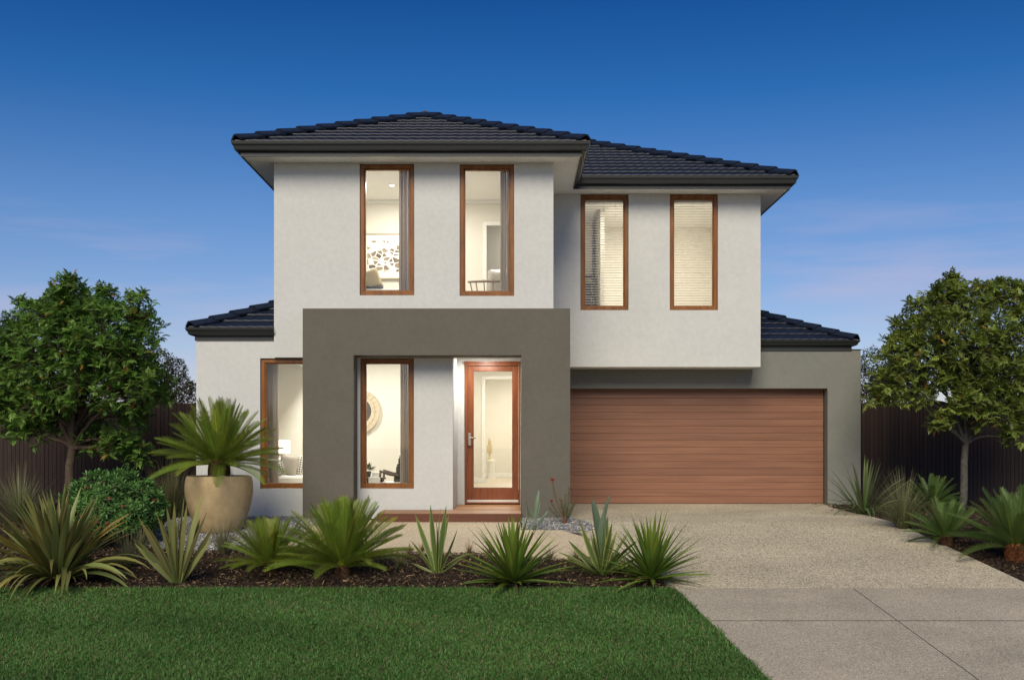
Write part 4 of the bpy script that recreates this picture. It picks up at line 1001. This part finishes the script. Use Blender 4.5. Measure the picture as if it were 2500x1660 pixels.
stems = [([(0, 0, 0), (-.08, 0, .22), (-.16, .02, .45), (-.19, .02, .66)], 70, rcol), ([(0, 0, 0), (.03, 0, .2), (.05, .02, .38), (.06, .0, .58)], 70, gcol), ([(0, 0, 0), (-.1, -.02, .16), (-.17, -.03, .26), (-.21, -.03, .35)], 50, rcol), ([(0, 0, 0), (.05, .04, .15), (.12, .05, .3)], 50, gcol), ([(0, 0, 0), (-.03, .05, .2), (-.07, .07, .38)], 50, gcol), ([(0, 0, 0), (.02, -.05, .15), (.0, -.07, .3)], 45, gcol), ([(0, 0, 0), (-.05, .0, .2), (-.06, .0, .36)], 45, rcol), ([(0, 0, 0), (-.02, .03, .2), (.01, .05, .44)], 50, gcol), ([(0, 0, 0), (.08, -.02, .18), (.15, -.02, .34)], 45, gcol), ([(0, 0, 0), (-.12, .03, .12), (-.24, .04, .24)], 45, gcol)]
V, F, C = [], [], []; sb = MB()
for pts, n, c2 in stems:
    v, f, c = needle_stem(pts, .01, n, .070, gcol, c2); b_ = len(V); V += v; C += c; F += [tuple(i + b_ for i in q_) for q_ in f]; sb.tube(pts, [.007] + [.004] * (len(pts) - 2) + [.0025], 5)
mobj('leaves', np_mesh('bush_leaves', np.array([tuple(v) for v in V]), np.array(F), np.array(C)), M_leuc, t); sb.build('stems', plain('reddish stem', (.16, .07, .04), .7), t)
M_redfl = plain('red bract', (.36, .055, .05), .5)
for p, s_ in (((-.19, .02, .66), 1.0), ((-.21, -.03, .35), .7)):
    fm = MB()
    for i in range(14):
        a = i * 2.4; e_ = 1.2 - .07 * i; d = Vector((math.cos(a) * math.cos(e_), math.sin(a) * math.cos(e_), math.sin(e_))); w_ = Vector((-math.sin(a), math.cos(a), 0)) * .011 * s_; q_ = Vector(p)
        fm.add([q_, q_ + d * .035 * s_ + w_, q_ + d * .075 * s_, q_ + d * .035 * s_ - w_], [(0, 1, 2, 3)])
    fm.build('flower', M_redfl, t)

# cycads
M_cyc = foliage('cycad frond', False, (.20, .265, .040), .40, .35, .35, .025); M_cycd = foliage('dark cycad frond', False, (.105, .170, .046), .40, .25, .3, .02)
M_ctrunk = plain('cycad trunk fibre', (.075, .042, .022), .95, 0, .1, 30, .5)
def frond_mesh(droop, n=32, vee=.55, leafl=.19, name='cycad_frond_mesh'):
    V, F, C = [], [], []; seg = 26; P = [Vector((0, 0, 0))]; A = [0]
    for i in range(seg):
        t = (i + 1) / seg; a = -droop * t ** 1.5; A.append(a); P.append(P[-1] + Vector((math.cos(a), 0, math.sin(a))) / seg)
    def at(t):
        k = min(int(t * seg), seg - 1); g_ = t * seg - k; return P[k].lerp(P[k + 1], g_), A[k]
    for i in range(seg):                                     # rachis
        w0, w1 = .012 * (1 - i / seg) + .002, .012 * (1 - (i + 1) / seg) + .002; b_ = len(V)
        V += [P[i] + Vector((0, -w0, 0)), P[i] + Vector((0, w0, 0)), P[i + 1] + Vector((0, w1, 0)), P[i + 1] + Vector((0, -w1, 0))]; F.append((b_, b_ + 1, b_ + 2, b_ + 3)); C += [(1.7, 1.45, .9)] * 4
    for i in range(n):
        t = .14 + .86 * i / n; p, a = at(t); ln = leafl * (math.sin(math.pi * min(1, .22 + .80 * (t - .14))) ** .6) * (1 if t < .9 else .75)
        up = Vector((-math.sin(a), 0, math.cos(a))); fw = Vector((math.cos(a), 0, math.sin(a)))
        for s_ in (-1, 1):
            d = (Vector((0, s_, 0)) * math.cos(vee) + up * math.sin(vee) + fw * (.55 + .7 * t)).normalized(); ll = ln * U(.9, 1.08)
            w_ = fw * .0092; q1 = p + d * ll * .55; q2 = p + d * ll - up * ll * .10; b_ = len(V)
            V += [p - w_, p + w_, q1 + w_, q2, q1 - w_]; F += [(b_, b_ + 1, b_ + 2, b_ + 2), (b_, b_ + 2, b_ + 4, b_ + 4), (b_ + 4, b_ + 2, b_ + 3, b_ + 3)]
            g_ = U(.82, 1.12); C += [(g_ * .9, g_, g_ * .8)] * 2 + [(g_, g_, g_)] * 1 + [(g_ * 1.3, g_ * 1.2, g_)] + [(g_, g_, g_)]
    F3 = []
    for f in F:
        if f[2] == f[3]: F3.append(f[:3])
        else: F3 += [(f[0], f[1], f[2]), (f[0], f[2], f[3])]
    return np_mesh(name, np.array([tuple(v) for v in V]), np.array(F3), np.array(C))
fr_me = [frond_mesh(d) for d in (.10, .22, .38, .60)]; fr_dark = [m_.copy() for m_ in fr_me]
def cycad(base, H, label, n, up_el=82, low_el=8, mat=M_cyc, trunk=(.09, .12), group='cycads in the garden', tr_mat=None, squash=1.0, ms=None, wide=1.0, upright=1.0):
    t = plant_root('cycad', base, label, 'cycad', group); ms = ms or (fr_me if mat is M_cyc else fr_dark)
    r_, h_ = trunk; tb_ = MB().lathe([(.0005, -.03), (r_ * 1.05, -.03), (r_ * 1.1, h_ * .4), (r_, h_ * .85), (r_ * .6, h_ * 1.05), (.0005, h_ * 1.1)], 18)
    for i in range(60):
        a = i * 2.4; z_ = h_ * (i / 60); d = Vector((math.cos(a), math.sin(a), .5)); c_ = Vector((math.cos(a) * r_, math.sin(a) * r_, z_)); w_ = Vector((-math.sin(a), math.cos(a), 0)) * .014
        tb_.add([c_ - w_, c_ + w_, c_ + d * .035], [(0, 1, 2)])
    tb_.build('trunk', tr_mat or M_ctrunk, t)
    for i in range(n):
        f = (i + .5) / n; el = R(up_el) - R(up_el - low_el) * f ** upright + U(-.1, .1); az = i * 2.39996 + U(-.25, .25)
        k = 0 if f < .35 else (1 if f < .65 else random.choice((1, 2)) if f < .85 else random.choice((2, 3)))
        place_leaf(t, ms[k], mat, az, el, H * U(.88, 1.08) * (.94 + .1 * f), U(-.35, .35), (math.cos(az) * r_ * .4, math.sin(az) * r_ * .4, h_ * (1 - .25 * f)), 'frond', wide)
    return t
cycad(G(658, 1398), .62, 'smaller cycad left of the largest front bed cycad', 72, 82, 5, upright=1.0)
cycad(G(836, 1404), .86, 'largest cycad of the front bed with a dense upright crown', 96, 87, 8, upright=1.3, wide=.9)
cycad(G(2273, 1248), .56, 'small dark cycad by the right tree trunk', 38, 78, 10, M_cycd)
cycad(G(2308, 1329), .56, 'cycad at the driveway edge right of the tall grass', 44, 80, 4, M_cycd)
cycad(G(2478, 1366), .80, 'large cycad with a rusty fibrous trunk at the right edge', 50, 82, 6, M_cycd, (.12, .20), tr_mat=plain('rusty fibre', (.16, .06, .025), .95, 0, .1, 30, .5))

# the big pot
pc = G(535, 1294)
pot = empty('plant_pot', pc, 'large rounded sand coloured pot holding a cycad', 'pot')
PR, PH = .478, .80
prof = [(.0005, -.02), (.30, -.02), (.32, .0), (.37, .12), (.43, .28), (.472, .45), (.49, .58), (.486, .70), (.470, .775), (.458, .795), (.440, .80), (.425, .79), (.42, .73), (.0005, .72)]
def pot_mat():
    m, nt, N, L, b = new_mat('sand cast pot'); p = geo_pos(N)
    n = noise_node(N, L, p, 5, 6, .65); n2 = noise_node(N, L, p, 60, 3, .6)
    r = ramp(N, L, n.outputs[0], ((.3, (.34, .255, .135)), (.55, (.43, .33, .185)), (.75, (.50, .40, .24)))); L.new(r.outputs[0], b.inputs['Base Color']); bump(N, L, n2.outputs[0], b, .2, .004); setp(b, rough=.8, spec=.25); return m
MB().lathe(prof, 56).build('body', pot_mat(), pot, smooth=True)
a = rng.uniform(0, 2 * np.pi, 900); r_ = .42 * np.sqrt(rng.random(900)); pos = np.stack([r_ * np.cos(a), r_ * np.sin(a), .735 + .055 * (1 - (r_ / .42) ** 2) + rng.uniform(0, .015, 900)], 1)
w = rng.random((900, 1)); c = np.where(w < .6, np.array([.50, .44, .33]), np.array([.16, .14, .12])) * rng.uniform(.6, 1.2, (900, 1))
V, F, C = scatter_blobs(pos, rng.uniform(.012, .024, 900), .7, c, ICV, ICF)
o = mobj('pebbles', np_mesh('pot_pebbles', V, F, C, True), M_stone, pot); o['kind'] = 'stuff'
cycad(Vector(pc) + Vector((.0, 0, .76)), .92, 'shaggy cycad growing in the big pot', 96, 84, -2, trunk=(.15, .27), upright=1.0)

# grasses
M_grass2 = foliage('tuft blade', True, rough=.5, transl=.25)
def tuft(base, H, spread, n, label, c0=(.13, .17, .06), c1=(.28, .28, .14), droop=.5, w=.006, name='grass_tuft', lean=(0, 0)):
    seg = 6; a = rng.uniform(0, 2 * np.pi, n); f = rng.random(n) ** .7; L_ = H * rng.uniform(.6, 1.08, n) * (1 - .12 * f); th0 = np.pi / 2 - spread * f * rng.uniform(.5, 1.1, n); dr = droop * f * rng.uniform(.3, 1.4, n)
    rr = .05 * H * rng.random(n); P = np.stack([rr * np.cos(a), rr * np.sin(a), -.01 + 0 * a], 1); pts = [P]; 
    dirs = np.stack([np.cos(a) + lean[0], np.sin(a) + lean[1]], 1)
    for s in range(1, seg + 1):
        t = s / seg; th = th0 - dr * t ** 1.5 * 1.6
        P = P + np.stack([dirs[:, 0] * np.cos(th), dirs[:, 1] * np.cos(th), np.sin(th)], 1) * (L_ / seg)[:, None]; pts.append(P)
    side = np.stack([-np.sin(a + rng.normal(0, .6, n)), np.cos(a), 0 * a], 1); V = []
    for s, p in enumerate(pts):
        ww = w * (1 - (s / seg) ** 2 * .9); V += [p - side * ww / 2, p + side * ww / 2]
    V = np.stack(V, 1); k = V.shape[1]; base_ = np.arange(n)[:, None] * k
    F = np.concatenate([base_ + np.array([[2 * s, 2 * s + 1, 2 * s + 3, 2 * s + 2]]) for s in range(seg)])
    t = np.repeat(np.linspace(0, 1, seg + 1), 2)[None, :, None]; v_ = rng.uniform(.6, 1.3, (n, 1, 1)); C = ((np.array(c0) * (1 - t) + np.array(c1) * t) * v_).reshape(-1, 3)
    o = mobj(name, np_mesh(name, V.reshape(-1, 3), F, C), M_grass2); o.location = base; tag(o, label, 'grass', 'tufts of ornamental grass'); return o
tuft(G(48, 1275), .95, 1.0, 420, 'tall grass tuft at the left edge of the picture', droop=.3)
tuft(G(420, 1264), 1.05, .95, 620, 'dark grass tuft behind the pot and the round shrub', (.08, .09, .035), (.18, .17, .08), .5)
tuft(G(545, 1352), .62, .7, 260, 'wispy grass tuft in front of the big pot', (.12, .13, .06), (.30, .27, .15), .4, .004)
tuft(G(345, 1345), .38, .8, 160, 'short grass tuft between the round shrub and the broad flax', (.10, .12, .05), (.24, .24, .13), .4, .004)
tuft(G(2204, 1290), .92, .95, 620, 'fountain like grass tuft beside the driveway on the right', (.11, .13, .05), (.24, .24, .12), .9)
def weed(px_, py_, H, label, c1=(.34, .22, .09)): tuft(G(px_, py_), H, 1.2, 70, label, (.14, .12, .05), c1, .5, .005, 'seedling')
tuft(G(312, 1385), .55, .9, 260, 'thin grass tuft between the two flax plants', (.10, .12, .05), (.24, .24, .13), .6, .004)
tuft(G(585, 1388), .34, 1.0, 130, 'thin grass tuft left of the smaller cycad', (.12, .14, .05), (.26, .25, .12), .6, .004)
weed(1147, 1349, .20, 'small golden seedling on the path edge between the slender plant and the yucca'); weed(1197, 1350, .22, 'sparse dry seedling behind the left side of the central yucca'); weed(1343, 1362, .22, 'dry seedling behind the right side of the central yucca', (.26, .21, .09))
weed(1406, 1364, .24, 'dry seedling left of the bushy cream edged plant', (.24, .18, .08)); weed(1031, 1346, .17, 'small dry seedling behind the slender cream edged plant'); weed(1000, 1346, .15, 'little seedling at the tip of the largest cycad', (.2, .15, .07))
tuft(G(978, 1382), .22, 1.3, 150, 'low mound of yellow green grass right of the largest cycad', (.12, .13, .05), (.30, .29, .11), 1.2, .006)
tuft(G(1225, 1372), .12, 1.3, 70, 'tiny yellow grass clump left of the central yucca', (.16, .14, .05), (.34, .28, .12), 1.0, .005)

# strap leaved plant at the garage corner
M_strap2 = foliage('blue green strap', False, (.11, .155, .060), .4, .2, .35, .03)
sme = [strap_mesh('garage_strap', 1.0, .038, d, .3, 10, 'flax', tw, None, (.6, .8, .5), (1, 1, 1), (1.3, 1.2, 1.2)) for d, tw in ((.1, .2), (.4, -.3), (1.1, .4), (1.9, -.3), (.6, .3))]
flax(G(2110, 1255), 1.02, 'green strap leaved plant at the right garage corner', 60, 1.0, None, 22, 1.0, sme, M_strap2, 'strap_leaf_plant')

# rounded shrub of leaf rosettes with rusty flower heads
sbase = G(280, 1328); shrub = plant_root('round_shrub', sbase, 'rounded dark green shrub with rusty red flower heads below the left tree', 'shrub')
M_shrub = foliage('shrub leaf', True, rough=.42, transl=.15)
V, F, C = [], [], []; stm = MB(); SR, SH = .66, .98
def shrub_pt(i, n):
    z_ = 1 - 1.55 * (i + .5) / n; a = i * 2.39996; r_ = math.sqrt(max(0, 1 - z_ * z_)); return Vector((r_ * math.cos(a) * SR, r_ * math.sin(a) * SR, SH * .5 + z_ * SH * .5))
NR = 520
for i in range(NR):
    p = shrub_pt(i, NR); out = (p - Vector((0, 0, SH * .35))).normalized(); p = p * U(.80, 1.04); p.z = max(.05, p.z); a0 = U(0, 6.28); ax = (out + Vector((0, 0, .55))).normalized()
    u_ = ax.orthogonal().normalized(); w_ = ax.cross(u_); stm.tube([(0, 0, .02), p * .55, p], [.009, .006, .004], 4, False)
    for k in range(17):
        a = a0 + k * 2.4; e_ = R(70) - R(88) * (k / 17); d = (u_ * math.cos(a) + w_ * math.sin(a)) * math.cos(e_) + ax * math.sin(e_); s_ = ax.cross(d).normalized() * .0125; ln = U(.075, .115); c0 = p + ax * .02 * (1 - k / 17)
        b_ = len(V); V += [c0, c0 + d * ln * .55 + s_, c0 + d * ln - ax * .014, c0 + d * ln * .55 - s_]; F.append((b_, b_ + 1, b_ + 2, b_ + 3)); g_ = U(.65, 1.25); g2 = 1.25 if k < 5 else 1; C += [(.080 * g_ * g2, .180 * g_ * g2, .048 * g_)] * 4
o = mobj('crown', np_mesh('shrub_crown', np.array([tuple(v) for v in V]), np.array(F), np.array(C)), M_shrub, shrub); o['kind'] = 'stuff'
stm.build('stems', plain('shrub stem', (.07, .06, .03), .8), shrub)
M_rust = plain('rusty flower', (.17, .07, .048), .8, 0, .2, 60, .3)
for fx, fy in ((220, 1165), (249, 1189), (280, 1178), (309, 1191), (309, 1214), (339, 1232), (240, 1254), (281, 1268), (305, 1272), (390, 1222), (361, 1195), (308, 1318)):
    X_, Z_ = (fx - 280) / FPX * 15.0, (1328 - fy) / FPX * 15.0 * 1.0; q_ = 1 - (X_ / SR) ** 2 - ((Z_ - SH * .5) / (SH * .5)) ** 2; Y_ = -SR * math.sqrt(max(.02, q_)) * 1.03
    fm = MB()
    for i in range(22):
        a, e_ = U(0, 6.28), U(.1, 1.5); d = Vector((math.cos(a) * math.cos(e_), math.sin(a) * math.cos(e_) - .3, math.sin(e_))).normalized() * U(.02, .04); c0 = Vector((X_, Y_, Z_)); s_ = Vector((.006, 0, .006))
        fm.add([c0, c0 + d * .7 + s_, c0 + d, c0 + d * .7 - s_], [(0, 1, 2, 3)]); fm.box(-.006, .006, -.006, .006, -.006, .006, Matrix.Translation(c0 + d))
    fm.build('flower_head', M_rust, shrub)

# ------------------------------------------------------------------ trees
M_leafy = foliage('tree leaf', True, rough=.42, transl=.36)
def compound_leaf(npair, L_, droop, ll, lw):
    """pinnate leaf along +X, leaflets hanging; returns vertices and quads"""
    V, F = [], []
    P = Vector((0, 0, 0)); seg = npair
    pts = []
    for i in range(seg + 1):
        t = i / seg; a = .35 - droop * t; pts.append(Vector(P)); P = P + Vector((math.cos(a), 0, math.sin(a))) * (L_ / seg)
    def leaflet(p, d, up, ln):
        s_ = d.cross(up).normalized() * lw; m1 = p + d * ln * .35; m2 = p + d * ln * .7 - up * ln * .05; tip = p + d * ln - up * ln * .18; b_ = len(V)
        V.extend([p, m1 + s_, m2 + s_ * .8, tip, m2 - s_ * .8, m1 - s_]); F.extend([(b_, b_ + 1, b_ + 2, b_ + 3), (b_, b_ + 3, b_ + 4, b_ + 5)])
    for i in range(1, seg + 1):
        t = i / seg; fw = (pts[i] - pts[i - 1]).normalized()
        for s_ in (-1, 1):
            d = (Vector((0, s_, 0)) * .8 + fw * .5 - Vector((0, 0, .35))).normalized(); leaflet(pts[i], d, Vector((0, 0, 1)), ll * (.75 + .35 * math.sin(math.pi * t)))
    leaflet(pts[-1], (pts[-1] - pts[-2]).normalized() - Vector((0, 0, .25)), Vector((0, 0, 1)), ll)
    return np.array([tuple(v) for v in V]), np.array(F)
CL = [compound_leaf(4, .115, d, .058, .0118) for d in (.4, .9, 1.4)]
def rot_to(az, el, roll):
    return np.array((Matrix.Rotation(az, 3, 'Z') @ Matrix.Rotation(-el, 3, 'Y') @ Matrix.Rotation(roll, 3, 'X')))
def leafy_tree(name, base, Y0, lobes, fork, label, greens, yellow, per=1.0, bark=(.10, .085, .065), tr=.075, lean=0, limbs_low=(), sc=1.0):
    t = empty(name, base, label, 'tree', 'leafy trees beside the house'); B = Vector(base)
    tb = MB(); fk = Vector(fork) - B
    n = 7; tp = [Vector((0, 0, -.06)).lerp(fk, i / n) + Vector((.02 * math.sin(i * 1.7) + lean * math.sin(math.pi * i / n), .02 * math.cos(i * 1.3), 0)) for i in range(n + 1)]
    tb.tube(tp, [tr * (1.25 if i == 0 else 1.05 - .4 * i / n) for i in range(n + 1)], 10)
    Vs, Fs, Cs = [], [], []; off = 0; tips = []
    for li, (px_, py_, rp, dy) in enumerate(lobes):
        y_ = Y0 + dy; c = Vector((PX(px_, y_), y_, PZ(py_, y_))) - B; r_ = rp / FPX * y_
        st_ = tp[min(n, int(n * (.62 + .38 * random.random())))]
        if c.z < st_.z: st_ = tp[int(n * .6)]
        mid = st_.lerp(c, .5) + Vector((U(-.1, .1), U(-.1, .1), U(.0, .15)))
        tb.tube([st_, st_.lerp(mid, .5) + Vector((0, 0, .03)), mid, c], [tr * .55, tr * .42, tr * .3, tr * .16], 6, False)
        k = int(per * 44 * (r_ / .42) ** 1.7) + 5
        for i in range(k):
            z_ = 1 - 1.72 * (i + .5) / k; a = i * 2.39996 + li; q_ = math.sqrt(max(0, 1 - z_ * z_)); rad = r_ * (U(.62, 1.16) if random.random() < .72 else U(.3, .7)) * (1 + .22 * math.sin(3 * a + li) * math.sin(4 * z_ + li))
            tip = c + Vector((q_ * math.cos(a), q_ * math.sin(a), z_)) * rad
            tips.append((tip, (tip - c).normalized())); tb.tube([c.lerp(mid, .12), c.lerp(tip, .55) + Vector((0, 0, .03)), tip], [.011, .007, .004], 3, False)
        for i in range(3):                                   # shoots standing out of the outline
            a = U(0, 6.28); d_ = Vector((.55 * math.cos(a), .4 * math.sin(a), 1)).normalized(); q0 = c + d_ * r_ * .7; q1 = c + d_ * r_ * U(1.0, 1.32)
            if py_ > 900: continue
            tb.tube([c, q0, q1], [.010, .007, .003], 3, False)
            for f_ in (.45, .72, 1.0): tips.append((q0.lerp(q1, f_), d_))
    for tip, out in tips:
        m = random.randint(5, 8); a0 = U(0, 6.28); tone = U(.6, 1.2); hue = U(0, 1)
        for k in range(m):
            lv, lf_ = CL[random.choice((0, 1, 1, 2))]; az = a0 + k * 2.4 + U(-.3, .3); el = R(70) - R(95) * k / m + U(-.2, .2)
            if out.z < -.2: el -= .5
            Rm = rot_to(az, el, U(-.5, .5)); s_ = U(.6, 1.3) * sc
            v = lv * s_ @ Rm.T + np.array(tip + out * .02); Vs.append(v); Fs.append(lf_ + off); off += len(v)
            g_ = np.array(greens[0]) * (1 - hue) + np.array(greens[1]) * hue; g_ = g_ * tone * U(.75, 1.25)
            if random.random() < yellow: g_ = np.array((.34, .20, .035)) * U(.6, 1.1)
            Cs.append(np.tile(g_, (len(v), 1)))
    tb.build('trunk', plain('bark ' + name, bark, .9, 0, .15, 14, .35), t, smooth=True)
    o = mobj('crown', np_mesh('crown', np.concatenate(Vs), np.concatenate(Fs), np.concatenate(Cs)), M_leafy, t)
    return t
def ground_at(px_, y_): return (PX(px_, y_), y_, gz(y_))
YT1 = 18.7
leafy_tree('leafy_tree', ground_at(168, YT1), YT1, [
    (152, 732, 44, 0), (120, 775, 55, -.2), (205, 765, 58, .1), (262, 752, 34, 0), (322, 775, 52, -.2), (352, 806, 34, 0), (72, 790, 48, .2), (36, 845, 50, 0), (0, 900, 66, .3), (-70, 880, 80, 0),
    (165, 850, 80, -.5), (255, 850, 78, -.6), (330, 868, 55, -.3), (352, 930, 48, -.2), (385, 968, 30, 0), (90, 880, 72, -.5), (210, 930, 80, -.6), (300, 960, 66, -.5), (120, 970, 75, -.4), (40, 990, 70, .1), (-40, 990, 80, 0),
    (200, 1010, 55, .5), (330, 1012, 40, .1), (60, 1050, 45, 0), (230, 1075, 40, .2), (290, 1085, 40, -.1), (335, 1115, 26, 0), (110, 1030, 45, .4), (180, 800, 60, .5), (270, 900, 60, .5)],
    (PX(178, YT1), YT1 + .05, 1.95), 'full crowned green leafy tree on the left before the dark fence', ((.095, .210, .032), (.190, .320, .066)), .02, 1.15, (.085, .062, .045), .085)
YT2 = 18.9
leafy_tree('leafy_tree', ground_at(2346, YT2), YT2, [
    (2322, 720, 40, 0), (2300, 760, 50, .1), (2360, 770, 58, -.2), (2405, 735, 34, 0), (2450, 735, 40, .1), (2500, 745, 44, 0), (2245, 790, 46, 0), (2205, 830, 40, .1), (2190, 880, 46, 0), (2165, 930, 36, -.1), (2150, 972, 30, 0),
    (2290, 840, 66, -.5), (2370, 850, 70, -.6), (2450, 830, 72, -.5), (2540, 830, 80, 0), (2240, 900, 60, -.4), (2225, 965, 46, -.3), (2300, 925, 50, -.3), (2385, 940, 44, -.5), (2455, 925, 66, -.4), (2530, 950, 80, -.1),
    (2430, 1010, 55, -.5), (2345, 985, 40, -.6), (2300, 1030, 26, -.5), (2490, 1030, 46, -.2), (2600, 900, 90, 0), (2340, 900, 50, .5), (2420, 880, 60, .6), (2470, 1068, 20, -.4)],
    (PX(2352, YT2), YT2, 2.05), 'green tree with scattered yellow leaves standing right of the garage', ((.140, .205, .036), (.255, .315, .066)), .025, .95, (.085, .08, .072), .068, .05)

def dark_tree(base, lobes, Y0, label, n_per=2600):
    t = empty('dark_tree', base, label, 'tree', 'dark trees beyond the fence'); B = Vector(base); V, F, C = [], [], []; tb = MB(); off = 0
    c0 = sum((Vector((PX(a, Y0 + d), Y0 + d, PZ(b, Y0 + d))) for a, b, c, d in lobes), Vector()) / len(lobes) - B
    tb.tube([(0, 0, -.1), (c0.x * .4, c0.y * .4, c0.z * .5), tuple(c0)], [.12, .09, .04], 8)
    for a, b, c, d in lobes:
        y_ = Y0 + d; ct = Vector((PX(a, y_), y_, PZ(b, y_))) - B; r_ = c / FPX * y_; tb.tube([c0 * .7, (c0 + ct) * .5, ct], [.05, .035, .015], 5, False)
        n = int(n_per * (r_ / .5) ** 2); dv = rng.normal(size=(n, 3)); dv /= np.linalg.norm(dv, axis=1, keepdims=True)
        cl = np.array([noise.noise(Vector(q_) * 3.1 + Vector((a, b, 0))) for q_ in dv])
        p = np.array(ct) + dv * (r_ * (1 + .25 * cl) * rng.uniform(.55, 1.03, n) ** .6)[:, None]
        x_ = rng.normal(size=(n, 3)); x_ /= np.linalg.norm(x_, axis=1, keepdims=True); w_ = np.cross(x_, rng.normal(size=(n, 3))); w_ /= np.linalg.norm(w_, axis=1, keepdims=True)
        ln = rng.uniform(.02, .045, n)[:, None]; x_ = x_ * ln; w_ = w_ * ln * .3
        V.append(np.stack([p - x_, p + w_, p + x_, p - w_], 1).reshape(-1, 3)); F.append(np.arange(n * 4).reshape(-1, 4) + off); off += n * 4
        g_ = np.array([.045, .046, .020]) * (.6 + .9 * rng.random((n, 1))) * np.array([1.1, 1, .9]); C.append(np.repeat(g_, 4, 0))
    tb.build('trunk', plain('dark bark', (.05, .04, .03), .9), t); mobj('crown', np_mesh('dark_crown', np.concatenate(V), np.concatenate(F), np.concatenate(C)), M_leafy, t)
dark_tree(ground_at(395, 25.5), [(385, 890, 42, 0), (425, 905, 34, .2), (350, 900, 44, .3), (435, 950, 40, 0), (470, 965, 36, .3), (390, 955, 50, 0), (340, 960, 46, .2)], 25.5, 'dark brownish tree behind the fence between the left tree and the house')
dark_tree(ground_at(30, 26), [(10, 860, 70, 0), (70, 920, 60, .3), (-50, 900, 80, 0), (20, 960, 70, .2), (110, 965, 50, 0)], 26, 'dark tree behind the fence at the left edge')
dark_tree(ground_at(2125, 26), [(2140, 890, 44, 0), (2110, 935, 40, .2), (2160, 950, 45, 0), (2100, 965, 30, .3), (2210, 930, 60, .3), (2240, 970, 46, 0)], 26, 'dark olive tree behind the fence right of the garage')
dark_tree(ground_at(2420, 26.5), [(2380, 930, 60, 0), (2480, 940, 66, .2), (2540, 920, 60, 0), (2430, 970, 50, .2)], 26.5, 'dark tree behind the fence and the yellow leaved tree at the right edge')
